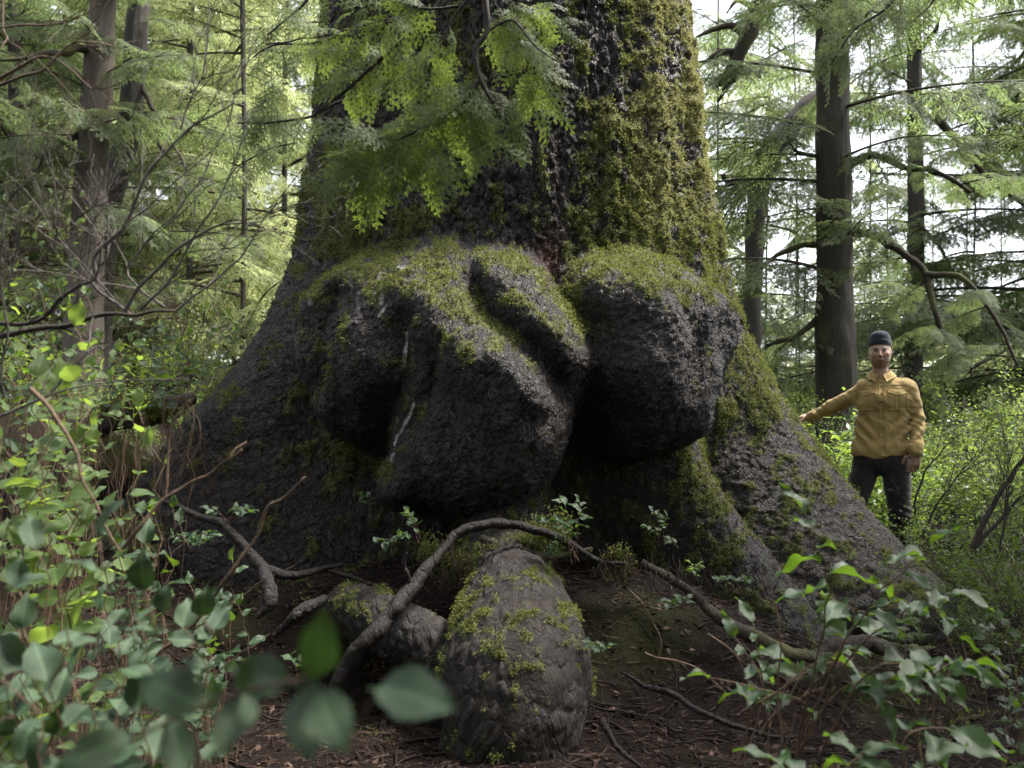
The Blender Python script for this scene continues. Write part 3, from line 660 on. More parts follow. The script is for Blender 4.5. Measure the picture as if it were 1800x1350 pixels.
def bough_meshes(nm, count, mat, tmat, limb, fL, sp, subsp, nsp, nl, nw, step, seed, droop=.25, tw=.004):
    fr = [frond(1.0, sp / fL, subsp / fL, nsp / fL, nl / fL, nw / fL, seed + i, .30, .5, tw / fL) for i in range(3)]
    out = []
    for c in range(count):
        g = np.random.default_rng(seed + 50 + c); G = Geo(); T = Geo()
        ts = np.linspace(0, 1, 14); path = np.stack([limb * ts, .10 * limb * np.sin(ts * 3 + c) * ts, limb * (.16 * ts - .42 * droop * 2 * ts ** 2)], -1)
        tube(T, path, np.linspace(.022, .004, 14) * limb / 2.2, 5, .5)
        x = .14; k = 0
        while x < .98:
            i = min(12, int(x * 13)); p = path[i] + (path[i + 1] - path[i]) * (x * 13 - i); Tn = path[i + 1] - path[i]; Tn /= np.linalg.norm(Tn)
            a = (g.uniform(.7, 1.15)) * (1 if k % 2 else -1) * (1 - .6 * sstep(.85, 1, x)); l = fL * (.35 + .9 * (1 - x) ** .6) * g.uniform(.6, 1.25) * (.5 + .5 * min(1, x * 4))
            dr = np.array([Tn[0] * math.cos(a) - Tn[1] * math.sin(a), Tn[0] * math.sin(a) + Tn[1] * math.cos(a), Tn[2] * .6 - g.uniform(.05, .5)]); dr /= np.linalg.norm(dr)
            nz = np.array([g.normal(0, .22), g.normal(0, .22), 1]); yv = np.cross(nz, dr); yv /= np.linalg.norm(yv); zv = np.cross(dr, yv); M = np.stack([dr, yv, zv]) * l
            Vn, An, Vt = fr[g.integers(3)]; G.add(Vn @ M + p, np.arange(len(Vn)).reshape(-1, 4), (An + g.uniform(0, .6)) % 1.0); T.add(Vt @ M + p, np.arange(len(Vt)).reshape(-1, 4), .3)
            x += step / limb * g.uniform(.7, 1.3); k += 1
        out.append((G.mesh(nm + '_foliage', mat, False), T.mesh(nm + '_twigs', tmat, True)))
    return out
BO = bough_meshes('bough', 4, MAT['hemlock_far'], MAT['limb_moss'], 2.4, .75, .065, .075, .020, .040, .0135, .16, 300)
def recol(lst, mat, tm=None):
    r = []
    for a, b in lst:
        a2 = a.copy(); a2.materials[0] = mat; r.append((a2, b))
    return r
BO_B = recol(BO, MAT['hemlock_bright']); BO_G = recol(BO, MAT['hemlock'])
def place_bough(parent, lst, p, az, pitch, roll, s, stem=True):
    a, b = random.choice(lst); M = Matrix.Translation(p) @ Matrix.Rotation(az, 4, 'Z') @ Matrix.Rotation(-pitch, 4, 'Y') @ Matrix.Rotation(roll, 4, 'X') @ Matrix.Diagonal((s, s * random.choice((1, -1)), s, 1))
    o = bpy.data.objects.new('branch', b); COL.objects.link(o); o.parent = parent; o.matrix_parent_inverse = Matrix.Translation(-parent.location); o.matrix_basis = M
    f = bpy.data.objects.new('needles', a); COL.objects.link(f); f.parent = o
    return o
def conifer(label, pts, d, w0, w1, n, zlo, zhi, s, mat='bark_far', lst=None, name='hemlock_tree', azr=None, group='trees of the forest behind', top=14.0, azf=None, limbs=()):
    """pts: photo pixels along the trunk from high to low; d depth; w0/w1 trunk width in px (top, bottom)"""
    C = [at(x, y, d + (k * .0)) for k, (x, y) in enumerate(pts)]; b = C[-1]; gz = float(ground_z(np.array(b.x), np.array(b.y)))
    if b.z > gz - .1: 
        t = C[-1] - C[-2]; t = t / max(.01, -t.z); C.append(Vector((b.x + t.x * (b.z - gz) * .6, b.y, gz - .15)))
    tv = C[0] - C[1]; tv = tv / tv.z
    C = [C[0] + tv * (top - C[0].z) * 1.0] + C if top > C[0].z else C
    ra = [w0 / 2 / FPX * d * .55] + [((w0 + (w1 - w0) * k / max(1, len(C) - 2)) / 2 / FPX * d) for k in range(len(C) - 1)]; ra[-1] *= 1.25
    E = empty(name, (C[-1].x, C[-1].y, gz), label, 'tree', group)
    # trunk with ridged bark
    n_, sd = 150, 40; P = spline(C, n_); rr = spline([(r_, 0, 0) for r_ in ra], n_)[:, 0]
    a = np.linspace(0, 2 * np.pi, sd, endpoint=False); dirn = np.stack([np.cos(a), np.sin(a), 0 * a], -1)[:, None]
    V = P[None] + rr[None, :, None] * dirn; nz = 1.6 * np.abs(fbm(V * np.array([17, 17, 1.3]), 4, int(pts[0][0]), .6)); nz2 = fbm(V * 1.7, 2, 5)
    fl = 1 + .12 * nz + .10 * nz2; V = P[None] + (rr[None] * fl)[..., None] * dirn
    link('trunk', npmesh('trunk', V.reshape(-1, 3), quads_grid(sd, n_, True), MAT[mat]), E)
    lst = lst or BO
    for k in range(n):
        f = (k + random.random()) / n; z = zlo + (zhi - zlo) * f; i = int(np.abs(P[:, 2] - z).argmin())
        az = random.uniform(0, 2 * math.pi) if azr is None else random.uniform(*azr)
        place_bough(E, lst, Vector(P[i]), az, random.uniform(-.25, .3), random.gauss(0, .25), s * random.uniform(.55, 1.2) * (1.1 - .35 * f))
    for lp, r_ in limbs:
        G = Geo(); c = spline([at(*q) for q in lp], 26); c = c + np.stack([fbm(c * 3, 2, 1), fbm(c * 3, 2, 2), fbm(c * 3, 2, 3)], -1) * .05; tube(G, c, np.linspace(r_, r_ * .4, 26) * (1 + .3 * fbm(c * 6, 2, 4)), 8, .5, True, .3)
        o = link('limb', G.mesh('limb', MAT['limb_moss']), E)
        m = max(2, int(len(lp) * 1.2))
        for q in range(m):
            i = random.randint(8, 25); place_bough(E, lst, Vector(c[i]), random.uniform(0, 6.3), random.uniform(-.5, .1), random.gauss(0, .3), s * random.uniform(.25, .5))
    return E
# ------------------------------------------------------------------ trees behind
conifer('right hand tree with the thickest straight brown trunk, just behind the man', [(1462, -20), (1464, 200), (1466, 420), (1470, 620)], 11, 52, 70, 25, 3.3, 9.5, 1.0, 'bark_far',
    limbs=[([(1490, 290, 11), (1530, 275, 10.8), (1600, 295, 10.6), (1670, 312, 10.4), (1705, 335, 10.3)], .055), ([(1492, 410, 11), (1540, 415, 10.7), (1590, 450, 10.5), (1625, 482, 10.4), (1640, 545, 10.3), (1672, 600, 10.2), (1697, 612, 10.2)], .055),
           ([(1620, 480, 10.4), (1690, 490, 10.2), (1740, 545, 10), (1792, 645, 9.8)], .038), ([(1440, 430, 11), (1370, 445, 11.1), (1305, 505, 11.2)], .045), ([(1445, 555, 11), (1400, 590, 11), (1345, 612, 11)], .05),
           ([(1440, 275, 11), (1400, 265, 10.8), (1380, 250, 10.6)], .03)])
conifer('slender pale trunk standing behind the man and to his right', [(1605, -20), (1608, 200), (1610, 420), (1606, 640)], 15, 22, 32, 28, 2.9, 11, 1.1, 'bark_far',
    limbs=[([(1640, 180, 13), (1655, 215, 12.9), (1685, 250, 12.8), (1720, 290, 12.6), (1760, 330, 12.4), (1800, 360, 12.2)], .065), ([(1640, 185, 13), (1690, 172, 12.6), (1740, 160, 12.3), (1810, 145, 12)], .055), ([(1690, 240, 12.8), (1720, 250, 12.7), (1765, 257, 12.6)], .05),
           ([(1612, 400, 15), (1585, 405, 14.6), (1550, 415, 14.2)], .06), ([(1612, 395, 15), (1650, 430, 14.5), (1670, 470, 14.2)], .05), ([(1612, 90, 15), (1640, 60, 14.5), (1650, 30, 14.2)], .06)])
# leaning broken stem
S = empty('leaning_snag', at(1275, 385, 12.5), 'dark broken snag leaning left beside the big trunk with splintered end', 'dead tree')
def solid_limb(parent, pts, rs, name='trunk', mat='bark_far', sides=14, n=60, seed=3, label=None, wob=.3):
    G = Geo(); c = spline([at(*q) for q in pts], n); r_ = spline([(x, 0, 0) for x in rs], n)[:, 0]; c = c + np.stack([fbm(c * 2, 2, seed), 0 * c[:, 0], fbm(c * 2, 2, seed + 3)], -1) * .06
    tube(G, c, r_, sides, .5, True, wob, seed); o = link(name, G.mesh(name, MAT[mat]), parent)
    if label: o['label'] = label
    return c
solid_limb(S, [(1450, 165, 12.5), (1410, 195, 12.5), (1370, 245, 12.5), (1345, 310, 12.5), (1330, 400, 12.5), (1322, 520, 12.5), (1318, 660, 12.5)], [.11, .14, .16, .15, .13, .12, .14])
G = Geo()
for k in range(38):
    f = random.random(); p = at(1385 - 60 * f, 225 + 90 * f, 12.4); L = random.uniform(.4, 1.2); d = Vector((-1, random.uniform(-.3, .3), -random.uniform(.4, 1.2))); twiggy(G, p, d, L, .028, 1, .3, 2, 4, .10, 0)
link('broken_branch', G.mesh('splinters', MAT['twig_dark']), S)
S2 = empty('dead_limb', at(1335, 30, 12), 'dark dead limb with torn spiky ends high beside the big trunk', 'branch')
for q, rs in (([(1350, -40, 12), (1330, 20, 12), (1310, 70, 12), (1290, 110, 12), (1265, 150, 12)], [.12, .12, .11, .07, .03]), ([(1310, 60, 12), (1285, 45, 12), (1255, 50, 12), (1225, 68, 12)], [.07, .05, .04, .015]), ([(1300, 95, 12), (1265, 95, 12), (1225, 118, 12)], [.06, .04, .015]), ([(1310, 70, 12), (1300, 130, 12), (1270, 160, 12)], [.05, .04, .02]), ([(1330, 15, 12), (1300, 0, 12), (1280, 20, 12)], [.05, .03, .01])):
    solid_limb(S2, q, rs, 'limb', 'limb_moss', 9, 26, int(q[1][0]))
for i, (x, y) in enumerate([(1300, 90), (1330, 40), (1280, 130)]): place_bough(S2, BO, at(x, y, 12), random.uniform(2, 5), -.3, .2, .5)
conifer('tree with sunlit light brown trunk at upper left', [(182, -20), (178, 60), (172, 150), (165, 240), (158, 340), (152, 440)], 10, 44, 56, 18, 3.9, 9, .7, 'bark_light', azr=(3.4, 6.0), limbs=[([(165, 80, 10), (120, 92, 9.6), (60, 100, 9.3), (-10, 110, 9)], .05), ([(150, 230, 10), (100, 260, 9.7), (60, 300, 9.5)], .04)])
conifer('dark twin trunk rising right beside the sunlit one', [(246, -20), (240, 60), (234, 150), (226, 230), (208, 300), (192, 350), (180, 440)], 10.6, 34, 48, 16, 3.9, 9, .7, 'bark_far', azr=(-1.8, 1.0), limbs=[([(243, 140, 10.6), (262, 180, 10.5), (285, 215, 10.4), (330, 300, 10.2)], .035), ([(243, 190, 10.6), (260, 230, 10.5), (300, 280, 10.4)], .04)])
far = [
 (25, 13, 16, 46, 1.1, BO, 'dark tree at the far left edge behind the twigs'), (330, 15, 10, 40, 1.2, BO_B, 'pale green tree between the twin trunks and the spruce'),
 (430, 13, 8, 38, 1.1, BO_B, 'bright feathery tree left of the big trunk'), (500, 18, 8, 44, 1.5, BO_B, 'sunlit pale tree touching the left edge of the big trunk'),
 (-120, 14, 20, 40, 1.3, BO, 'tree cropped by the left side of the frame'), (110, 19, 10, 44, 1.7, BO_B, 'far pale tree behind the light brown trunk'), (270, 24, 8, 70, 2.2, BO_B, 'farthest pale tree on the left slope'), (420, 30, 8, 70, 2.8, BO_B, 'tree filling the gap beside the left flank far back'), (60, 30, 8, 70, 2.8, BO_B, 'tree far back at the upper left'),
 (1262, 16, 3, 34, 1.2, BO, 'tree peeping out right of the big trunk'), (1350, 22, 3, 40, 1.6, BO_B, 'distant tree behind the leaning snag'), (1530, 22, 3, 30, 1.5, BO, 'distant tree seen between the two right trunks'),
 (1715, 17, 3, 40, 1.4, BO, 'mid distance tree over the man\'s left side'), (1815, 13, 12, 40, 1.2, BO, 'tree on the right edge with drooping green boughs'), (1400, 19, 2.5, 28, 1.2, BO, 'thin tree left of the thick brown trunk'), (1960, 15, 16, 34, 1.3, BO, 'tree cropped by the right side of the frame'),
 ]
for x, d, w, n, s, l, lab in far:
    gz = float(ground_z(np.array(at(x, 600, d).x), np.array(d))); zt = at(x, -120, d).z
    left = x < 900
    conifer(lab, [(x + random.uniform(-8, 8), -20), (x, 300), (x + random.uniform(-8, 8), 620)], d, w, w * 1.2, n, gz + (1.0 if left else 1.6), zt + 1, s, 'bark_far', l, 'conifer_tree', top=at(x, -400, d).z)
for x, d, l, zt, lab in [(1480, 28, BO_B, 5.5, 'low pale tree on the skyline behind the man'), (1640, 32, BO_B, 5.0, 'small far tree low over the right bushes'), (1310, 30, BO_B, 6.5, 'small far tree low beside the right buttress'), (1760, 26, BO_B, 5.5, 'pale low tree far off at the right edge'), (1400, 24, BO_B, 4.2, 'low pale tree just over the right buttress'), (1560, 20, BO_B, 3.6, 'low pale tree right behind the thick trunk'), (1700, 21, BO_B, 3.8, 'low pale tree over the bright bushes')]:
    conifer(lab, [(x, 300), (x, 500), (x, 620)], d, 3, 4, 36, .2, zt, 1.3, 'bark_far', l, 'young_conifer', top=zt + 1)
# ------------------------------------------------------------------ hemlock bough hanging in front of the trunk
def fg_meshes(count, L, seed, mat, droop=.3):
    o = []
    for i in range(count):
        Vn, An, Vt = frond(L, .025, .021, .0050, .0100, .0038, seed + i, droop, .36, .0010)
        G = Geo(); G.add(Vn, np.arange(len(Vn)).reshape(-1, 4), An); T = Geo(); T.add(Vt, np.arange(len(Vt)).reshape(-1, 4), .3); o.append((G.mesh('needles', mat, False), T.mesh('twig', MAT['twig_dark'])))
    return o
FG = fg_meshes(5, .40, 700, MAT['hemlock']); FG_D = [(lambda a2, b: (a2.materials.__setitem__(0, MAT['hemlock_far']), (a2, b))[1])(a.copy(), b) for a, b in FG]
def put_frond(parent, lst, p, d, nrm, s):
    d = Vector(d).normalized(); y = Vector(nrm).cross(d).normalized(); z = d.cross(y); a, b = random.choice(lst)
    M = Matrix(((d.x, y.x, z.x, p[0]), (d.y, y.y, z.y, p[1]), (d.z, y.z, z.z, p[2]), (0, 0, 0, 1))) @ Matrix.Diagonal((s, s * random.choice((-1, 1)), s, 1))
    o = bpy.data.objects.new('spray', b); COL.objects.link(o); o.parent = parent; o.matrix_parent_inverse = Matrix.Translation(-parent.location); o.matrix_basis = M
    f = bpy.data.objects.new('needles', a); COL.objects.link(f); f.parent = o
def hang_bough(label, limbs, lst, sprays, limb_r=.012, name='hemlock_bough', fr=(.6, 1.1), nrm=(0, -1, .55), nj=.35, step=.055, dip=.55):
    E = empty(name, at(*limbs[0][0][0]), label, 'branch')
    for pts, r_ in limbs:
        G = Geo(); n = 40; C = spline([at(*q) for q in pts], n); C = C + np.stack([fbm(C * 6, 2, 1), fbm(C * 6, 2, 2), fbm(C * 6, 2, 3)], -1) * .02
        tube(G, C, np.linspace(r_, r_ * .35, n), 7, .4, True, .25); link('limb', G.mesh('limb', MAT['twig_dark']), E)
    for pts, dens, sc in sprays:
        C = spline([at(*q) for q in pts], 60); Ln = np.linalg.norm(np.diff(C, axis=0), axis=1).sum(); m = int(Ln / step * dens * 1.35)
        for k in range(m):
            f = (k + random.random()) / m; i = min(57, int(f * 59)); p = Vector(C[i]); T = Vector(C[i + 1] - C[i]).normalized(); sgn = 1 if k % 2 else -1
            S_ = Vector((0, 1, 0)).cross(T).normalized() * sgn
            d = T * random.uniform(.35, .9) + S_ * random.uniform(.5, 1.0) + Vector((0, random.gauss(0, .35), -dip * random.random()))
            nn = Vector(nrm) + rv(nj); put_frond(E, lst, p + rv(.01), d, nn, sc * .74 * random.uniform(*fr))
    return E
D = 3.5
hang_bough('bright green hemlock bough hanging down in front of the big trunk', [
    ([(845, -60, D), (848, 10, D), (853, 55, D), (832, 90, D), (834, 118, D), (846, 148, D), (860, 172, D), (882, 186, D)], .016),
    ([(836, 140, D), (808, 180, D), (767, 210, D), (727, 233, D), (690, 250, D)], .011),
    ([(785, -40, D + .1), (770, 5, D + .1), (723, 60, D + .1), (660, 113, D + .1), (600, 163, D + .1), (555, 200, D + .15)], .013),
    ([(835, -20, D), (812, 8, D), (790, 38, D), (770, 80, D)], .012), ([(740, 45, D + .05), (680, 40, D + .05), (600, 58, D + .1), (470, 78, D + .2)], .008), ([(800, 15, D), (730, 12, D), (660, 0, D + .1)], .007),
    ([(850, 60, D), (905, 40, D), (960, 90, D - .05), (1000, 115, D)], .006)], FG, [
    ([(834, 118, D), (800, 185, D), (740, 226, D), (675, 262, D), (620, 300, D)], 2.5, 1.0), ([(846, 148, D), (880, 190, D), (915, 190, D)], 1.8, .75), ([(815, 170, D), (830, 215, D), (850, 250, D)], 2.0, .75),
    ([(770, 210, D), (760, 260, D), (740, 290, D)], 2.2, .8), ([(700, 250, D), (650, 290, D), (610, 285, D)], 2.2, .85),
    ([(850, 20, D), (900, 60, D), (935, 120, D), (940, 160, D)], 2.0, .85), ([(880, 0, D), (940, 20, D), (990, 60, D)], 1.6, .65),
    ([(723, 60, D + .1), (660, 113, D + .1), (600, 163, D + .1)], 2.0, .8), ([(790, 38, D), (760, 110, D), (740, 160, D)], 2.0, .75), ([(680, 40, D), (600, 58, D + .1), (540, 70, D + .1)], 1.6, .7), ([(760, 0, D), (700, 20, D), (620, 10, D)], 1.6, .7)])
hang_bough('darker hemlock bough drooping left of the big trunk', [([(640, 170, 4.2), (590, 185, 4.2), (545, 205, 4.2), (480, 215, 4.2), (420, 218, 4.2)], .010), ([(600, 60, 4.2), (540, 75, 4.2), (480, 78, 4.2), (440, 100, 4.2)], .009), ([(560, -30, 4.4), (520, 20, 4.4), (470, 60, 4.4)], .010)], FG_D, [
    ([(590, 60, 4.2), (520, 80, 4.2), (450, 110, 4.2)], 1.6, .75), ([(560, -20, 4.4), (500, 30, 4.4), (440, 60, 4.4)], 1.6, .75), ([(560, 200, 4.2), (500, 215, 4.2), (430, 225, 4.2)], 1.6, .7), ([(480, 120, 4.2), (470, 180, 4.2), (450, 220, 4.2)], 1.5, .8)], nrm=(.2, -.8, .8), dip=1.2)
hang_bough('low drooping hemlock spray at the left edge of the trunk', [([(520, 250, 4.4), (470, 262, 4.4), (420, 290, 4.4), (390, 330, 4.4)], .006)], FG_D, [([(510, 255, 4.4), (450, 275, 4.4), (405, 315, 4.4)], 1.8, .65)], nrm=(.2, -.8, .8), dip=1.3)
hang_bough('hemlock bough hanging from the top right in front of the thick trunk', [([(1620, -60, 4.5), (1560, 10, 4.5), (1500, 60, 4.5), (1465, 110, 4.5)], .010), ([(1660, -60, 4.6), (1640, 0, 4.6), (1600, 40, 4.6)], .008)], FG_D, [
    ([(1600, -30, 4.5), (1540, 30, 4.5), (1480, 90, 4.5)], 1.7, .8), ([(1500, -30, 4.5), (1470, 40, 4.5), (1450, 120, 4.5)], 1.4, .75), ([(1700, -40, 4.6), (1640, -5, 4.6), (1580, 30, 4.6)], 1.5, .75)], nrm=(.2, -.8, .8), dip=1.3)

# ------------------------------------------------------------------ shrubs and ground plants
# huckleberry and other small leaved bushes: shared prototypes
def bush_proto(h, n, leaf, per, mat, seed, wid=.5, tm='twig', lev=2):
    random.seed(seed); G, T = Geo(), Geo(); sp = []
    for k in range(n):
        a = random.uniform(0, 6.3); b = Vector((math.cos(a), math.sin(a), 0)) * random.uniform(0, .15) * h; d = Vector((math.cos(a) * wid, math.sin(a) * wid, 1)) + rv(.15)
        sp += twiggy(T, b, d, h * random.uniform(.6, 1), .007, lev, .75, 5, 4, .13, .2)
    sp = [s for s in sp if s[2] < lev or random.random() < .3]; small_leaves(G, sp, leaf, per, seed)
    return G.mesh('foliage', MAT[mat], True), T.mesh('stems', MAT[tm], True)
PRO = {'huck': [bush_proto(1.25, 6, .034, 3, 'huck', 11), bush_proto(1.35, 6, .030, 3, 'huck', 12, .7), bush_proto(1.0, 6, .032, 3, 'huck', 13, .8)],
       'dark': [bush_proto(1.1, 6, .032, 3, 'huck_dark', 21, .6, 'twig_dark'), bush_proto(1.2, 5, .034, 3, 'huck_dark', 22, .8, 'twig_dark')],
       'lit': [bush_proto(1.1, 6, .060, 1, 'salal_lit', 31, .6), bush_proto(1.2, 6, .055, 1, 'salal_lit', 32, .8)]}
def bush(label, x, y, kind, s, group='leafy bushes under the trees', dz=0.0, name='huckleberry_bush', i=None):
    z = float(ground_z(np.array(x), np.array(y))) + dz
    E = empty(name, (x, y, z), label, 'bush', group); E.rotation_euler.z = random.uniform(0, 6.3); E.scale = (s,) * 3
    f, t = random.choice(PRO[kind])
    link('stems', t, E, False); link('foliage', f, E, False)
    return E
bl = [
 ('huck', 1665, 8.8, 1.0, 'bright bush directly behind the man\'s left elbow'), ('huck', 1770, 8.3, 1.0, 'bright bush right of the man at waist height'), ('huck', 1815, 7.4, 1.05, 'bright bush against the right edge at shoulder height'),
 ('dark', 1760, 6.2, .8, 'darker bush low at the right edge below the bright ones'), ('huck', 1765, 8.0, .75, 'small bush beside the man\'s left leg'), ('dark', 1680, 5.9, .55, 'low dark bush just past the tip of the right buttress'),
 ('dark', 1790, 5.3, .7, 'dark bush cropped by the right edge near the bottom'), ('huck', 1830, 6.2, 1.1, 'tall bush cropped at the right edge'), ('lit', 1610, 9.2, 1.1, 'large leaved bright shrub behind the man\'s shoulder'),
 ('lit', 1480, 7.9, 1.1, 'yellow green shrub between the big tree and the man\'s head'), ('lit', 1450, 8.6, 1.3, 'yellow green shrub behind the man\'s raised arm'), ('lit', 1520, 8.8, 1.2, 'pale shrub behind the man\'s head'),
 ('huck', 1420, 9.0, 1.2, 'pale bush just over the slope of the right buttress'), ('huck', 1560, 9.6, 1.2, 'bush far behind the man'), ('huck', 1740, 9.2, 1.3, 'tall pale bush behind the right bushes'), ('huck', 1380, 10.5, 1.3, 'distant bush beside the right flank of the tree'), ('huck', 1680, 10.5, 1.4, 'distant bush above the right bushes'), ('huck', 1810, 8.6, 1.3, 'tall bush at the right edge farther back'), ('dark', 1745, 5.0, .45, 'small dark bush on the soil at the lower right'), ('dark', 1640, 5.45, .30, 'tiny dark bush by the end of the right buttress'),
 ('lit', 1540, 7.3, .75, 'low leafy shrub seen between the man\'s legs'), ('lit', 1450, 7.5, .8, 'low leafy shrub under the man\'s raised arm'),
]
for k, px, d, s, lab in bl: bush(lab, at(px, 700, d).x, d, k, s)
for i, (px, d, s, k) in enumerate([(470, 10.5, 1.0, 'lit'), (430, 9.0, .9, 'lit'), (350, 9.5, 1.0, 'lit'), (280, 9.0, .9, 'huck'), (200, 8.6, .9, 'lit'), (120, 9.4, .9, 'huck'), (40, 8.6, 1.0, 'lit'), (380, 11.5, 1.2, 'lit'), (250, 12, 1.3, 'lit'), (90, 12, 1.3, 'huck'), (330, 7.7, .65, 'lit'), (-40, 10, 1.2, 'lit')]):
    labs = ['bright bush against the left flank of the trunk, low', 'bright bush a little left of the buttress slope', 'bright bush in the gap left of the tree', 'fine leaved bush on the left slope under the twigs', 'bright bush on the left slope above the stump', 'fine leaved bush below the sunlit trunk', 'bush high on the slope at the left edge', 'pale bush far up the gap left of the tree', 'far bush behind the left slope bushes', 'far bush under the twin trunks', 'low bush just above the hollow stump', 'bush cropped at the left edge of the slope']
    bush(labs[i], at(px, 600, d).x, d, k, s * .72)
# ------------------------------------------------------------------ large leaved salal plants, leaf by leaf
random.seed(21)
def A3(*q): return at(*q)
def sway(base, tips, spread=.05): return [(base + rv(spread), t) for t in tips]
def cluster(label, bx, by, bd, region, nst, n, leaf, kind, dj=.35, **k):
    """stems rise from around pixel (bx,by) at depth bd to tips scattered in the region (x0,y0,x1,y1)"""
    st = []
    for i in range(nst):
        x0, y0, x1, y1 = region; tx, ty = random.uniform(x0, x1), y0 + (y1 - y0) * random.random() ** 1.2; d = bd + random.uniform(-dj, dj)
        b = at(bx + random.uniform(-.35, .35) * (x1 - x0), by, d); gz = float(ground_z(np.array(b.x), np.array(b.y))); b.z = min(b.z, max(gz - .05, b.z - 1.2)) if b.z < gz + 1.5 else b.z
        b.z = gz - .03
        st.append((b, at(tx, ty, d + random.uniform(-dj, dj) * .6)))
    return salal(label, st, n, leaf, kind, **k)
cluster('large dark leaved plant filling the lower left corner', 60, 1400, 1.75, (0, 930, 330, 1120), 9, 9, .085, 'salal_near', .3, rad=.003)
cluster('dark leaved plant low at the left with broad overlapping leaves', 180, 1450, 1.9, (120, 1040, 380, 1300), 8, 8, .085, 'salal_near', .25, rad=.003)
cluster('blue green leafy plant at the very bottom left edge', 40, 1500, 1.5, (-40, 1180, 240, 1400), 6, 7, .085, 'salal_near', .2, rad=.003)
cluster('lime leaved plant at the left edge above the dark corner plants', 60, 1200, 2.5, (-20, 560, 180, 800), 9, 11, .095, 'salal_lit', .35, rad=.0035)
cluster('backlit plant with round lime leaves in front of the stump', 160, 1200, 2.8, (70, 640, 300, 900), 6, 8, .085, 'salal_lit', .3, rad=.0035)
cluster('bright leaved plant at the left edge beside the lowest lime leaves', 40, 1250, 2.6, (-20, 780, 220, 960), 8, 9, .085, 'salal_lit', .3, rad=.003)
cluster('mixed green plant between the stump and the corner plants', 220, 1200, 3.2, (170, 880, 330, 1010), 8, 8, .075, 'salal', .3, rad=.003)
cluster('small leafy plant on the bank below the left buttress', 380, 1170, 4.0, (330, 985, 430, 1100), 5, 6, .085, 'salal', .25, rad=.003)
cluster('pale leafed seedling cluster left of the arching root', 400, 1190, 3.6, (330, 1060, 440, 1180), 6, 6, .07, 'salal', .2, rad=.0028)
cluster('low plant under the bare stick at the left bank', 250, 1150, 3.4, (230, 960, 330, 1080), 6, 8, .075, 'salal', .3, rad=.003)
for i, (x, y0, y1, d, lab) in enumerate([(30, 500, 640, 4.3, 'hillside shrub at the left edge under the dark bare limb'), (110, 520, 640, 4.8, 'hillside shrub behind the crossing bare limbs'), (190, 560, 660, 5.2, 'hillside shrub right above the mossy log'), (270, 540, 650, 5.6, 'hillside shrub left of the gap beside the trunk'),
    (340, 540, 640, 6.4, 'hillside shrub in the gap beside the left flank'), (60, 430, 520, 6.0, 'upper slope shrub at the left edge'), (150, 450, 540, 6.6, 'upper slope shrub below the twin trunks'), (250, 470, 560, 7.0, 'upper slope shrub in the middle of the left bank'), (350, 500, 580, 7.6, 'upper slope shrub near the trunk'), (400, 560, 640, 7.8, 'shrub pressed against the left flank of the trunk'), (20, 640, 720, 3.6, 'leafy shrub low on the left bank under the limb'), (130, 640, 720, 4.2, 'leafy shrub just left of the stump'), (350, 600, 690, 6.9, 'bright shrub just above the left buttress slope'), (90, 360, 440, 7.2, 'sparse shrub on the skyline of the left bank')]):
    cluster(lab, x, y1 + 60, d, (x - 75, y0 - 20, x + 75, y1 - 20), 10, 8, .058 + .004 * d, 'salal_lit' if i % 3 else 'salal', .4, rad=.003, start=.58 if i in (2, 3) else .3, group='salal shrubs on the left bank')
# right foreground, leaves seen nearly edge on
kw = dict(face=(0, -.20, 1), fj=.25, flat=.25, rad=.0036, spread=1.2, start=.45)
salal('tall salal in front of the right buttress with long grey green leaves', [(at(1395, 1330, 2.6), at(1450, 1180, 2.5), at(1560, 1020, 2.4), at(1640, 955, 2.35)), (at(1400, 1340, 2.6), at(1440, 1120, 2.5), at(1455, 1000, 2.45), at(1420, 905, 2.4)), (at(1395, 1330, 2.6), at(1470, 1160, 2.6), at(1500, 1080, 2.6), at(1430, 1040, 2.6)), (at(1410, 1340, 2.6), at(1490, 1160, 2.5), at(1600, 1060, 2.45), at(1680, 1040, 2.4))], 6, .125, 'long', **kw)
salal('thin stemmed salal rising from the soil at lower right', [(at(1350, 1360, 2.7), at(1345, 1200, 2.7), at(1330, 1100, 2.7)), (at(1300, 1360, 2.8), at(1340, 1210, 2.8), at(1290, 1120, 2.8)), (at(1370, 1350, 2.7), at(1420, 1180, 2.7), at(1480, 1140, 2.6)), (at(1380, 1350, 2.6), at(1420, 1240, 2.6), at(1250, 1190, 2.5))], 5, .11, 'long', **kw)
salal('arching salal with shining leaves near the lower right corner', [(at(1620, 1400, 2.2), at(1640, 1260, 2.2), at(1650, 1180, 2.2), at(1700, 1160, 2.2)), (at(1440, 1330, 2.4), at(1520, 1190, 2.3), at(1600, 1170, 2.25), at(1660, 1190, 2.2)), (at(1400, 1330, 2.5), at(1470, 1220, 2.4), at(1540, 1200, 2.35), at(1560, 1240, 2.3)), (at(1600, 1400, 2.1), at(1590, 1300, 2.1), at(1650, 1280, 2.1), at(1730, 1300, 2.1))], 6, .115, 'long', **kw)
salal('leaf cluster cropped by the bottom edge right of the knob root', [(at(1470, 1420, 1.9), at(1480, 1360, 1.9), at(1520, 1320, 1.9)), (at(1420, 1420, 1.9), at(1400, 1370, 1.9), at(1360, 1335, 1.9)), (at(1560, 1420, 1.9), at(1600, 1370, 1.9), at(1650, 1340, 1.9))], 5, .10, 'long', **kw)
salal('drooping leafy stem at the right of the soil bank', [(at(1700, 1200, 3.3), at(1640, 1090, 3.2), at(1590, 1060, 3.2), at(1530, 1080, 3.2)), (at(1720, 1220, 3.3), at(1680, 1110, 3.2), at(1640, 1070, 3.2), at(1690, 1120, 3.2))], 5, .11, 'long', **kw)
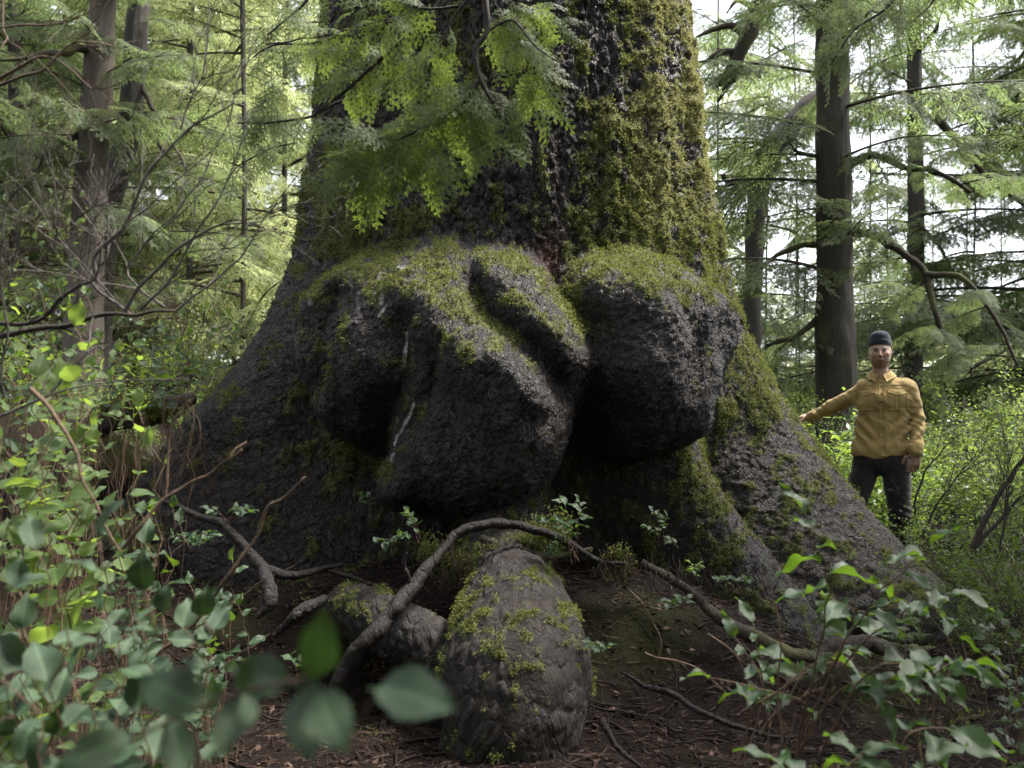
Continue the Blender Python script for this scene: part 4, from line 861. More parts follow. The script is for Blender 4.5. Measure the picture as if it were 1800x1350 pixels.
cluster('dark leafy plant at the right edge on the shaded ground', 1770, 1130, 3.9, (1690, 1040, 1830, 1110), 5, 6, .06, 'salal', .3, rad=.003)
cluster('shaded leafy plant in the lower right corner', 1790, 1260, 3.3, (1730, 1150, 1830, 1240), 5, 6, .055, 'salal', .3, rad=.003)
# small plants at the foot of the tree
def tiny(label, x, y, d, w, h, nst, n, leaf, kind='salal', **k):
    b = at(x, y, d); st = [(b + rv(.015), at(x + random.uniform(-w, w), y - h * random.uniform(.4, 1), d - random.uniform(0, .15))) for i in range(nst)]
    return salal(label, st, n, leaf, kind, rad=.0022, name='salal_seedling', cat='seedling', start=.35, curve=.2, fj=.3, **k)
tiny('small seedling on the soil left under the burls', 735, 950, 4.75, 25, 55, 3, 4, .058)
tiny('grey green seedling just left of the arching root', 690, 965, 4.7, 30, 25, 3, 4, .06)
tiny('leafy seedling on top of the arching root', 1010, 985, 4.65, 60, 110, 6, 6, .062)
tiny('pale seedling hanging right of the arching root', 975, 1000, 4.6, 20, 60, 3, 5, .05)
tiny('seedling growing on a mossy stub under the right burl', 1160, 955, 4.9, 35, 60, 4, 5, .05)
tiny('faint seedling at the foot of the right recess', 1185, 960, 5.0, 14, 20, 2, 4, .045)
tiny('yellow green seedling on the right soil bank', 1215, 1020, 4.7, 35, 30, 4, 5, .045, 'salal_lit')
tiny('seedling with pale leaves right of the soil bank', 1300, 1050, 4.6, 40, 40, 4, 5, .055)
tiny('seedling with two broad leaves on the dark bank', 1190, 1075, 4.5, 25, 25, 3, 3, .06)
tiny('seedling hanging beside the knob root', 1060, 1155, 4.2, 25, 25, 3, 4, .055)
tiny('leafy sprout on the bark of the left buttress foot', 400, 915, 5.0, 45, 25, 4, 4, .065)
tiny('sprout under the left hollow between the buttresses', 645, 905, 5.1, 10, 40, 2, 4, .045)
tiny('sprout on the bank below the left bare root', 520, 1190, 3.9, 12, 40, 2, 4, .05)
tiny('short leafy sprig standing in the soil at lower right', 1340, 1260, 3.3, 25, 40, 2, 3, .05)
tiny('leafy sprig low between the left roots', 340, 965, 4.7, 40, 30, 5, 5, .06)
# blurred leaves very close to the lens
E = empty('salal_twig', at(300, 1330, .75), 'blurred leafy twig very close to the lens at bottom left', 'twig')
G = Geo(); C = spline([at(60, 1400, .8), at(250, 1290, .75), at(400, 1225, .7), at(520, 1195, .66), at(545, 1192, .66)], 30); tube(G, C, np.linspace(.0022, .0012, 30), 7, .5); link('stem', G.mesh('stem', MAT['stem']), E)
def near_leaf(p0, p1, wid=1.0, nrm=(.1, -1, .35), kind='near', E=None):
    a, b = at(*p0), at(*p1); return leaf_obj(E, kind, a, b - a, nrm, (b - a).length, wid)
for p0, p1, w in [((548, 1195, .66), (580, 1072, .62), .92), ((510, 1200, .68), (395, 1180, .70), 1.15), ((545, 1200, .66), (535, 1345, .62), 1.35), ((440, 1215, .7), (385, 1330, .66), 1.05), ((360, 1245, .72), (240, 1175, .74), 1.1), ((420, 1220, .7), (440, 1160, .68), .8), ((230, 1300, .75), (90, 1340, .72), 1.2), ((300, 1270, .74), (330, 1360, .7), 1.0), ((560, 1210, .64), (600, 1330, .6), 1.3)]:
    near_leaf(p0, p1, w, (random.uniform(-.3, .3), -1, random.uniform(.2, .8)), E=E)
E = empty('single_leaf', at(670, 1215, .66), 'single blurred pale green leaf floating near the lens left of the knob root', 'leaf'); near_leaf((668, 1212, .66), (800, 1222, .62), 1.15, (.0, -1, .9), E=E)
G = Geo(); tube(G, spline([at(668, 1212, .66), at(640, 1260, .68), at(610, 1400, .72)], 12), .0009, 5, .5); link('stem', G.mesh('stem', MAT['stem']), E)

# ------------------------------------------------------------------ bare shrubs and sticks
def bare(label, mains, fine=14, lev=2, r=.006, L=.35, mat='twig', name='bare_shrub', cat='shrub', spread=.7, up=.1, kids=4, fr=.0028):
    E = empty(name, at(*mains[0][0]), label, cat); T = Geo()
    for m in mains:
        pts, rr = (m[:-1], m[-1]) if not isinstance(m[-1], tuple) else (m, r)
        n = 36; C = spline([at(*q) for q in pts], n); C = C + np.stack([fbm(C * 8, 2, 1), fbm(C * 8, 2, 2), fbm(C * 8, 2, 3)], -1) * .02
        G = Geo(); tube(G, C, np.linspace(rr, rr * .35, n), 8, random.random(), True, .25, 4); link('stem', G.mesh('stem', MAT[mat]), E)
        for k in range(fine):
            i = random.randint(4, n - 2); Tn = Vector(C[i + 1] - C[i]).normalized(); d = Tn + Tn.cross(rv(1).normalized()) * random.uniform(.5, 1.1); d.y *= .5
            twiggy(T, C[i], d, L * random.uniform(.5, 1.2), fr, lev, spread, kids, 3, .16, up)
    if T.n: link('twigs', T.mesh('twigs', MAT[mat]), E)['kind'] = 'stuff'
    return E
bare('grey bare limb with forked ends reaching in from the left edge', [[(-60, 600, 2.4), (40, 578, 2.4), (130, 572, 2.4), (200, 552, 2.4), (260, 548, 2.4), (312, 546, 2.4), .010], [(-60, 580, 2.5), (60, 555, 2.5), (110, 520, 2.5), (140, 500, 2.5), (165, 490, 2.5), (180, 440, 2.5), .007]], 2, 1, L=.18, mat='twig_dark', cat='branch', name='bare_limb')
bare('fine grey leafless shrub fanning up in front of the left trees', [[(165, 500, 2.6), (172, 460, 2.6), (215, 400, 2.6), (240, 345, 2.6), (270, 290, 2.6), (330, 225, 2.6), (410, 180, 2.6), .007], [(215, 550, 2.7), (270, 480, 2.7), (330, 420, 2.7), (390, 395, 2.7), (460, 392, 2.7), .0065], [(250, 545, 2.7), (300, 490, 2.7), (345, 400, 2.7), (400, 330, 2.7), (440, 200, 2.7), .005],
      [(290, 540, 2.8), (240, 505, 2.8), (225, 465, 2.8), (320, 360, 2.8), (390, 250, 2.8), (430, 120, 2.8), .004], [(310, 545, 2.8), (400, 470, 2.8), (470, 380, 2.8), (540, 350, 2.8), .004], [(235, 555, 2.7), (160, 500, 2.7), (185, 455, 2.7), (190, 380, 2.7), .005], [(320, 230, 2.7), (335, 180, 2.7), (360, 130, 2.7), .004]], 5, 2, L=.42, fr=.0024, kids=3)
bare('thin grey shrub with upright stems at the left edge', [[(5, 700, 2.3), (8, 560, 2.3), (2, 440, 2.3), (3, 330, 2.3), .004], [(20, 500, 2.6), (40, 400, 2.6), (35, 290, 2.6), .003], [(100, 450, 2.6), (95, 330, 2.6), (80, 230, 2.6), .003], [(135, 570, 2.9), (150, 450, 2.9), (170, 300, 2.9), .004]], 8, 2, L=.35, mat='twig_dark', fr=.0018)
bare('pale tan twigs crossing the upper left corner', [[(-40, 150, 2.6), (30, 118, 2.6), (75, 105, 2.6), (110, 118, 2.6), (160, 155, 2.6), .006], [(-40, 160, 2.5), (40, 140, 2.5), (80, 128, 2.5), (120, 85, 2.5), (165, 75, 2.5), (215, 80, 2.5), .005], [(-20, 50, 2.6), (60, 48, 2.6), (110, 40, 2.6), (170, 15, 2.6), .004], [(5, -30, 2.4), (2, 60, 2.4), (45, 100, 2.4), .004]], 4, 1, L=.3, mat='stem', fr=.0018, name='bare_twig', cat='twig')
bare('curved brown stem arching down through the lime leaves', [[(48, 680, 1.9), (90, 730, 1.9), (140, 810, 1.9), (165, 880, 1.9), (215, 968, 1.9), .0052]], 0, mat='stem', name='bare_cane', cat='cane')
bare('long straight brown stem slanting in front of the left buttress', [[(212, 970, 2.0), (300, 875, 2.0), (370, 830, 2.0), (432, 785, 2.0), .0048], [(292, 872, 2.1), (298, 800, 2.1), (310, 740, 2.1), (335, 695, 2.1), .0035]], 1, 0, L=.1, mat='stem', name='bare_cane', cat='cane')
bare('knobbly pale stick leaning up with a bent tip beside the left hollow', [[(235, 1185, 2.3), (330, 1105, 2.3), (400, 1020, 2.3), (450, 950, 2.3), (472, 895, 2.3), (505, 872, 2.3), (540, 842, 2.3), .0062]], 0, mat='stem', name='bare_stick', cat='stick')
bare('thin twig crossing the lime leaves at the left edge', [[(-10, 735, 2.2), (60, 705, 2.2), (170, 678, 2.2), (330, 660, 2.2), .004], [(90, 690, 2.3), (140, 640, 2.3), (200, 600, 2.3), .003]], 1, 0, L=.12, mat='twig', name='bare_twig', cat='twig')
bare('thin slanting twigs over the soil left of the arching root', [[(375, 1180, 2.8), (430, 1140, 2.8), (478, 1108, 2.8), .0025], [(360, 1100, 2.8), (450, 1030, 2.8), (530, 985, 2.8), .0022]], 0, mat='stem', name='bare_twig', cat='twig')
bare('dead brown bramble tangle on the upper left bank', [[(x, y, 6.5), (x + random.uniform(-60, 60), y - 60, 6.5), (x + random.uniform(-120, 120), y - random.uniform(40, 110), 6.4), .006] for x, y in [(-10, 500), (20, 480), (60, 470), (90, 500), (130, 470), (180, 500), (230, 520), (300, 560), (320, 600), (330, 640), (10, 450), (110, 440)]], 4, 2, L=.45, mat='stem', fr=.0032, name='bramble_tangle')
bare('brown leafless stems behind the shrubs left of the spruce', [[(x, y, 5.6), (x + random.uniform(-20, 30), y - 60, 5.6), (x + random.uniform(-60, 60), y - random.uniform(70, 130), 5.5), .004] for x, y in [(200, 640), (250, 650), (290, 660), (330, 640), (345, 600), (230, 600), (300, 600)]], 3, 2, L=.35, mat='stem', fr=.0025)
bare('dark forked stems rising through the bushes at the right edge', [[(1710, 965, 5.2), (1745, 890, 5.2), (1785, 830, 5.2), (1830, 760, 5.2), .020], [(1715, 960, 5.2), (1770, 900, 5.2), (1810, 860, 5.2), .014], [(1758, 970, 5.1), (1772, 900, 5.1), (1776, 830, 5.1), .007], [(1600, 930, 6.6), (1625, 830, 6.6), (1690, 760, 6.6), .010], [(1620, 940, 6.6), (1680, 840, 6.6), (1740, 800, 6.6), .009]], 7, 2, L=.45, mat='twig_dark', fr=.003)
bare('thin pale twig curving over the soil right of the knob root', [[(1135, 1150, 3.3), (1165, 1162, 3.3), (1210, 1172, 3.3), (1250, 1195, 3.3), (1280, 1230, 3.3), .004], [(1158, 1165, 3.3), (1162, 1130, 3.3), (1145, 1090, 3.3), (1128, 1050, 3.3), .0025]], 1, 0, L=.08, mat='stem', name='bare_twig', cat='twig')
bare('tangle of bare stems among the right foreground leaves', [[(1340, 1290, 2.7), (1420, 1180, 2.7), (1490, 1160, 2.7), .004], [(1300, 1350, 2.6), (1330, 1240, 2.6), (1420, 1175, 2.6), (1500, 1150, 2.6), .004], [(1610, 1340, 2.3), (1605, 1260, 2.3), (1575, 1200, 2.3), .005], [(1360, 1340, 2.5), (1370, 1220, 2.5), (1375, 1100, 2.5), (1350, 1000, 2.5), .0035], [(1240, 1110, 2.9), (1300, 1150, 2.9), (1330, 1210, 2.9), (1400, 1290, 2.9), .003]], 3, 1, L=.16, mat='stem', fr=.0016)
# conifer seedling
E = empty('conifer_seedling', at(1590, 1160, 3.0), 'tiny blue green needled conifer seedling in front of the right buttress foot', 'seedling')
G = Geo(); tube(G, [at(1590, 1190, 3.0), at(1592, 1130, 3.0), at(1588, 1075, 3.0)], [.004, .003, .002], 5, .5); link('stem', G.mesh('stem', MAT['twig']), E)
for k in range(12):
    a = k * 2.4; f = k / 12; put_frond(E, FG_D, at(1590, 1145 - 70 * f, 3.0), (math.cos(a), math.sin(a), .4), (0, -.2, 1), .26 * (1 - .5 * f))
# ------------------------------------------------------------------ rotten stump with log
Sx, Sy = at(250, 800, 6.3).x, 6.3; Sz = float(ground_z(np.array(Sx), np.array(Sy)))
ST = empty('rotten_stump', (Sx, Sy, Sz), 'rotten hollow stump with a mossy rim and black cavity beside the left buttress', 'stump')
a = np.linspace(0, 2 * np.pi, 120, endpoint=False); hh = np.linspace(0, 1, 40)
Aa, Hh = np.meshgrid(a, hh, indexing='ij'); front = np.exp(-(((np.degrees(Aa) - 275 + 180) % 360 - 180) / 48) ** 4)
topz = .62 + .14 * np.sin(Aa * 3) + .10 * fbm(np.stack([np.cos(Aa) * 4, np.sin(Aa) * 4, 0 * Aa], -1), 3, 5) - .62 * front
for nm, r0, sgn in (('wall', .46, 1), ('inner_wall', .34, -1)):
    rr = r0 + .08 * fbm(np.stack([np.cos(Aa) * 2.5, np.sin(Aa) * 2.5, Hh * 1.2], -1), 4, 8) + (.10 * (1 - Hh) if sgn > 0 else 0); rr = rr - .06 * (Hh > .96) * sgn
    V = np.stack([rr * np.cos(Aa) * 1.05, rr * np.sin(Aa), -.3 + (topz + .3) * Hh], -1)
    V = V + .03 * fbm(V * 12, 3, 9)[..., None]
    F = quads_grid(120, 40, True); o = link(nm, npmesh(nm, V.reshape(-1, 3), F if sgn > 0 else F[:, ::-1], MAT['root_bark'], True, dict(moss=(sstep(.55, .95, Hh + .2 * fbm(V * 5, 3, 4))).ravel() * .9, ochre=0 * Hh.ravel(), red=(.5 * (fbm(V * 6, 2, 3) > .15)).ravel(), resin=0 * Hh.ravel(), plate=Hh.ravel() * .5)), ST, False)
G = Geo(); a2 = np.linspace(0, 2 * np.pi, 120, endpoint=False)
LG = empty('mossy_log', at(200, 745, 5.95), 'short mossy log lying across the top of the rotten stump', 'log')
solid_limb(LG, [(120, 790, 5.9), (180, 745, 5.85), (235, 728, 5.8), (290, 722, 5.9), (345, 700, 6.1)], [.05, .085, .10, .085, .05], 'wood', 'limb_moss', 18, 60, 12, None, .45)
V, F, A = [], [], []
Pm = np.array([tuple(at(205 + random.gauss(30, 28), 722 + random.gauss(0, 9), 5.74)) for k in range(900)]); v, f, a_ = tufts(Pm, np.tile([0, -.5, .8], (900, 1)), .03, .014, 3, 0, 3)
o = link('moss', npmesh('moss', v, f, MAT['moss'], False, {'rnd': a_}), LG); o['kind'] = 'stuff'
bare('dead brown roots and twigs hanging over the stump', [[(x, 710, 5.9), (x + random.uniform(-30, 30), 760, 5.75), (x + random.uniform(-40, 40), 820, 5.7), .008] for x in (170, 200, 230, 262, 290, 310, 330, 340)], 5, 1, L=.3, mat='stem', fr=.003, name='root_tangle', cat='roots')
# ------------------------------------------------------------------ litter on the soil
def litter():
    g = np.random.default_rng(5); n = 17000; T = Geo()
    y = 1.6 + 4.4 * g.random(n) ** .7; x = g.uniform(-.62, .62, n) * y; z = ground_z(x, y) + .006
    L = g.uniform(.015, .07, n) * np.where(g.random(n) < .1, 2.5, 1); a = g.uniform(0, 6.3, n); r_ = L * .022 + .0007
    c = np.stack([x, y, z + .004], -1); d = np.stack([np.cos(a), np.sin(a), g.normal(0, .22, n)], -1); s = np.stack([-np.sin(a), np.cos(a), 0 * a], -1); u = np.array([0, 0, 1.0])
    pts = []
    for e, bend in ((-1, 0), (0, 1), (1, 0)):
        ctr = c + d * (L * .5 * e)[:, None] + s * (L * .12 * bend * g.normal(0, 1, n))[:, None]; pts += [ctr + s * r_[:, None], ctr - s * r_[:, None] * .7 + u * r_[:, None] * .8]
    V = np.stack(pts, 1).reshape(-1, 3); b = np.arange(n)[:, None] * 6
    F = np.concatenate([b + [0, 2, 3, 1], b + [2, 4, 5, 3]]); T.add(V, F, np.repeat(g.random(n), 6))
    o = link('twig_litter', T.mesh('twig_litter', MAT['litter']), None); tag(o, 'small dead twigs and needles strewn over the dark soil', 'litter', kind='stuff')
    # bark chips and dead leaves
    n = 7000; G = Geo(); y = 1.6 + 4.4 * g.random(n) ** .7; x = g.uniform(-.62, .62, n) * y; z = ground_z(x, y) + .006; a = g.uniform(0, 6.3, n); L = g.uniform(.006, .03, n)
    d = np.stack([np.cos(a), np.sin(a), g.normal(0, .3, n)], -1); s = np.stack([-np.sin(a), np.cos(a), g.normal(0, .4, n)], -1); c = np.stack([x, y, z], -1)
    V = np.stack([c - d * L[:, None], c + s * L[:, None] * .45, c + d * L[:, None], c - s * L[:, None] * .4], 1).reshape(-1, 3); G.add(V, np.arange(4 * n).reshape(-1, 4), np.repeat(g.random(n), 4))
    t = NT('chip'); r = t.attr('rnd'); t.l(t.ramp(r, [(0, (.025, .014, .010)), (.7, (.04, .024, .018)), (1, (.11, .07, .05))]), (p := t.princ((.1, .1, .1), .8, .3)).inputs['Base Color'])
    o = link('bark_chips', G.mesh('bark_chips', t.done(p.outputs[0]), False), None); tag(o, 'bark chips and leaf scraps scattered over the soil', 'litter', kind='stuff')
    # little moss and liverwort cushions
    n = 9000; x = g.uniform(-2.6, 3.4, n); y = 3.0 + 3.4 * g.random(n); P0 = np.stack([x, y, 0 * x], -1); m = fbm(P0 * 1.6, 3, 77) + .5 * fbm(P0 * 7, 2, 78) > .34; P0 = P0[m]; P0[:, 2] = ground_z(P0[:, 0], P0[:, 1])
    V, F, A = tufts(P0, np.tile([0, 0, 1.0], (len(P0), 1)), .02, .012, 4, 0, 8, 1.0); o = link('ground_moss', npmesh('ground_moss', V, F, MAT['moss'], False, {'rnd': A}), None); tag(o, 'thin moss growing in patches on the soil', 'moss', kind='stuff')
    # fine roots
    T = Geo()
    for k in range(420):
        x, y = g.uniform(-1.9, 2.6), g.uniform(3.3, 5.5); a = g.uniform(0, 6.3); P = []; r_ = g.uniform(.0015, .006) * (1.6 if k % 9 == 0 else 1)
        for j in range(14):
            a += g.normal(0, .32); x += math.cos(a) * .045; y += math.sin(a) * .045 * .8; P.append((x, y, 0))
        P = np.array(P); P[:, 2] = ground_z(P[:, 0], P[:, 1]) + .012 * np.sin(np.linspace(-.5, 3.6, 14)) + .002; tube(T, P, np.linspace(r_, r_ * .4, 14), 4, g.random())
    o = link('fine_roots', T.mesh('fine_roots', MAT['root_thin']), None); tag(o, 'fine bare roots threading over the soil', 'roots', kind='stuff')
litter()
# hanging rootlets under the soil lip and in the recess
T = Geo()
for k in range(260):
    px = random.choice([random.uniform(1050, 1330), random.uniform(740, 830), random.uniform(540, 700), random.uniform(1050, 1330)]); py = 985 + (px - 1050) * .10 if px > 1000 else 990 if px > 730 else 880
    d = 4.75 if px > 730 else 5.3; p = at(px, py + random.gauss(0, 14), d); L = random.uniform(.05, .22); P = [p]
    v = Vector((random.gauss(0, .3), -.4, -1))
    for j in range(6): v += rv(.22); P.append(P[-1] + v.normalized() * L / 6)
    tube(T, P, np.linspace(.0022, .0008, 7), 3, random.random())
o = link('hanging_rootlets', T.mesh('rootlets', MAT['root_thin']), TREE); o['kind'] = 'stuff'
# unseen trees added behind the camera to block sky light from the front
for i, (x, y, s) in enumerate([(-3.2, -5.2, 1.7), (4.2, -2.8, 1.7), (-.6, -5.2, 2.0), (-13.0, -4.0, 1.5), (7.6, .2, 1.5), (2.0, -8.0, 2.2), (-4.0, -8.5, 2.2)]):
    gz = float(ground_z(np.array(x), np.array(max(y, 0)))); E = empty('conifer_tree', (x, y, gz), 'tree of the closing forest behind the viewer, %s' % ['near left', 'near right', 'middle', 'far left side', 'far right side', 'back right', 'back left'][i], 'tree', 'trees around the viewer')
    G = Geo(); tube(G, [(x, y, gz - .2), (x + .1, y, 4), (x, y + .1, 9), (x, y, 15)], [.34, .27, .2, .08], 14, .5, True, .15); link('trunk', G.mesh('trunk', MAT['bark_far']), E)
    for k in range(30): place_bough(E, BO, Vector((x, y, .9 + 7 * k / 30)), random.uniform(0, 6.3), random.uniform(-.1, .3), random.gauss(0, .2), s * random.uniform(.7, 1.1))

E = empty('conifer_tree', (7.4, 4.9, .3), 'tree just outside the frame on the right whose boughs shade the ground', 'tree', 'trees around the viewer')  # added out of view to keep the sun off soil, buttress and man
G = Geo(); tube(G, [(7.4, 4.9, .1), (7.45, 4.9, 4), (7.4, 4.95, 9), (7.4, 4.9, 11)], [.30, .25, .16, .05], 14, .5, True, .15); link('trunk', G.mesh('trunk', MAT['bark_far']), E)
for k in range(34): place_bough(E, BO, Vector((7.4, 4.9, 6.3 + 3.0 * k / 34)), random.uniform(1.9, 4.6), random.uniform(-.1, .35), random.gauss(0, .2), 1.25 * random.uniform(.8, 1.15))

for i, (x, y, a0, a1) in enumerate([(3.6, -1.2, .9, 4.2), (-3.8, -1.8, -1.4, .7)]):  # two trees added out of view, boughs hold back overhead sky light
    E = empty('conifer_tree', (x, y, .1), ['slim tree right behind the viewer on the right with boughs overhead', 'slim tree right behind the viewer on the left with boughs overhead'][i], 'tree', 'trees around the viewer')
    G = Geo(); tube(G, [(x, y, -.2), (x + .05, y, 4), (x, y + .05, 8), (x, y, 10)], [.22, .18, .12, .04], 14, .5, True, .15); link('trunk', G.mesh('trunk', MAT['bark_far']), E)
    for k in range(26): place_bough(E, BO, Vector((x, y, 4.9 + 3.0 * k / 26)), random.uniform(a0, a1), random.uniform(.0, .35), random.gauss(0, .2), 1.5 * random.uniform(.75, 1.1))
# ------------------------------------------------------------------ the man
def surface_nets(f, org, h):
    """f: 3d field, negative inside -> verts, quads"""
    s = f < 0; nx, ny, nz = f.shape
    c = np.zeros((nx - 1, ny - 1, nz - 1), np.uint8); sh = [(i, j, k) for i in (0, 1) for j in (0, 1) for k in (0, 1)]
    for i, j, k in sh: c += s[i:nx - 1 + i, j:ny - 1 + j, k:nz - 1 + k]
    act = (c > 0) & (c < 8); ids = np.full(act.shape, -1, np.int64); I = np.argwhere(act); ids[act] = np.arange(len(I))
    acc = np.zeros((len(I), 3)); cnt = np.zeros(len(I)); 
    val = {q: f[I[:, 0] + q[0], I[:, 1] + q[1], I[:, 2] + q[2]] for q in sh}
    for q in sh:
        for ax in range(3):
            if q[ax] == 0:
                w = list(q); w[ax] = 1; w = tuple(w); a, b = val[q], val[w]; m = (a < 0) != (b < 0); t = np.where(m, a / (a - b + 1e-12), 0)
                p = np.tile(np.array(q, float), (len(I), 1)); p[:, ax] += t; acc[m] += p[m]; cnt[m] += 1
    V = (I + acc / cnt[:, None]) * h + org; Q = []
    for ax in range(3):
        a1, a2 = (ax + 1) % 3, (ax + 2) % 3; sl = [slice(None)] * 3; sl2 = [slice(None)] * 3; sl[ax] = slice(0, -1); sl2[ax] = slice(1, None)
        A, B = s[tuple(sl)], s[tuple(sl2)]; E_ = np.argwhere(A != B)
        E_ = E_[(E_[:, a1] > 0) & (E_[:, a2] > 0) & (E_[:, a1] < f.shape[a1] - 1) & (E_[:, a2] < f.shape[a2] - 1)]
        fl = A[E_[:, 0], E_[:, 1], E_[:, 2]]; o = []
        for d1, d2 in ((-1, -1), (0, -1), (0, 0), (-1, 0)):
            q = E_.copy(); q[:, a1] += d1; q[:, a2] += d2; o.append(ids[q[:, 0], q[:, 1], q[:, 2]])
        q = np.stack(o, 1); q[~fl] = q[~fl][:, ::-1]; Q.append(q)
    return V, np.concatenate(Q)
class Field:
    def __init__(s, lo, hi, h):
        s.h = h; s.o = np.array(lo, float); s.n = np.ceil((np.array(hi) - lo) / h).astype(int) + 1; s.f = np.full(s.n, 1.0, np.float32)
    def reg(s, lo, hi):
        a = np.clip(np.floor((np.array(lo) - s.o) / s.h).astype(int), 0, s.n); b = np.clip(np.ceil((np.array(hi) - s.o) / s.h).astype(int) + 1, 0, s.n)
        sl = tuple(slice(x, y) for x, y in zip(a, b)); ax = [s.o[i] + s.h * np.arange(a[i], b[i]) for i in range(3)]
        return sl, np.stack(np.meshgrid(*ax, indexing='ij'), -1)
    def _u(s, sl, d, k, sub=False):
        f = s.f[sl]
        if sub: s.f[sl] = np.maximum(f, -d) if k <= 0 else -(np.minimum(-f, d) - np.maximum(0, k - np.abs(-f - d)) ** 2 / (4 * k)); return
        s.f[sl] = np.minimum(f, d) - (np.maximum(0, k - np.abs(f - d)) ** 2 / (4 * k) if k > 0 else 0)
    def cap(s, a, b, ra, rb, k=.02, sub=False, sq=None):
        a, b = np.array(a, float), np.array(b, float); m = max(ra, rb) + k + .02; sl, P = s.reg(np.minimum(a, b) - m, np.maximum(a, b) + m)
        if P.size == 0: return
        ba = b - a; v = P - a; t = np.clip((v @ ba) / (ba @ ba + 1e-12), 0, 1); q = v - t[..., None] * ba
        if sq is not None: q = q * np.array(sq)
        s._u(sl, (np.linalg.norm(q, axis=-1) - (ra + (rb - ra) * t)).astype(np.float32), k, sub)
    def ell(s, c, r, k=.02, sub=False, rot=None):
        c, r = np.array(c, float), np.array(r, float); m = r.max() + k + .02; sl, P = s.reg(c - m, c + m)
        if P.size == 0: return
        q = P - c
        if rot is not None: q = q @ np.array(rot)
        n = np.linalg.norm(q / r, axis=-1); s._u(sl, ((n - 1) * r.min() * (n > 0) + 0).astype(np.float32), k, sub)
    def cut(s, p, n):
        sl, P = s.reg(s.o, s.o + s.h * s.n); s.f = np.maximum(s.f, ((P - np.array(p)) @ np.array(n)).astype(np.float32)[:s.n[0], :s.n[1], :s.n[2]])
    def allP(s): return s.reg(s.o, s.o + s.h * (s.n - 1))
    def mesh(s): return surface_nets(s.f, s.o, s.h)
MY = 6.8; m0 = at(1555, 1008, MY); MROT = -math.atan2(m0.x, m0.y); MSC = 1.11; MMAT = Matrix.Translation(m0) @ Matrix.Rotation(MROT, 4, 'Z') @ Matrix.Scale(MSC, 4); MINV = MMAT.inverted()
def ml(px, py, y=0.0):
    """local point of the man where the pixel's ray crosses his own plane y"""
    a, b = MINV @ Vector((0, 0, CAMZ)), MINV @ at(px, py, 5.0); d = b - a; k = (y - a.y) / d.y; q = a + d * k
    return (q.x, y, q.z)
MAN = empty('person', m0, 'man in mustard shirt and navy beanie resting one hand on the right buttress', 'person'); MAN.rotation_euler.z = MROT; MAN.scale = (MSC,) * 3
# skin material with beard / lip masks
t = NT('skin'); P_ = t.pos(); c = t.mix(t.noise(P_, 30, 4), (.34, .215, .165), (.42, .275, .215)); c = t.mix(t.math('MULTIPLY', t.attr('beard'), .72), c, (.085, .050, .032)); c = t.mix(t.math('MULTIPLY', t.attr('lip'), .7), c, (.36, .14, .12)); c = t.mix(t.attr('brow'), c, (.06, .035, .022)); c = t.mix(t.math('MULTIPLY', t.attr('blush'), .35), c, (.48, .19, .14))
p = t.princ(c, .5, .4, t.bump(t.noise(P_, 220, 2), .001, .4)); p.inputs['Subsurface Weight'].default_value = .12; p.inputs['Subsurface Radius'].default_value = (.02, .008, .004); MAT['skin'] = t.done(p.outputs[0])
def cloth(name, a, b, rough=.9, wv=420, sheen=.2):
    t = NT(name); P_ = t.obj(); c = t.mix(t.noise(P_, 7, 4), a, b); c = t.mix(t.math('MULTIPLY', t.noise(P_, 90, 3), .35), c, tuple(x * .7 for x in a))
    p = t.princ(c, rough, .25, t.bump(t.math('ADD', t.noise(P_, wv, 2), t.math('MULTIPLY', t.noise(P_, 28, 3), 1.5)), .004, .8)); p.inputs['Sheen Weight'].default_value = sheen; return t.done(p.outputs[0])
MAT['shirt'] = cloth('shirt', (.32, .225, .082), (.42, .30, .125)); MAT['trousers'] = cloth('trousers', (.012, .011, .011), (.022, .020, .020)); MAT['beanie'] = cloth('beanie', (.012, .016, .028), (.026, .033, .052)); MAT['boot'] = cloth('boot', (.03, .02, .015), (.05, .035, .025)); MAT['tee'] = cloth('tee', (.10, .10, .11), (.14, .14, .15))
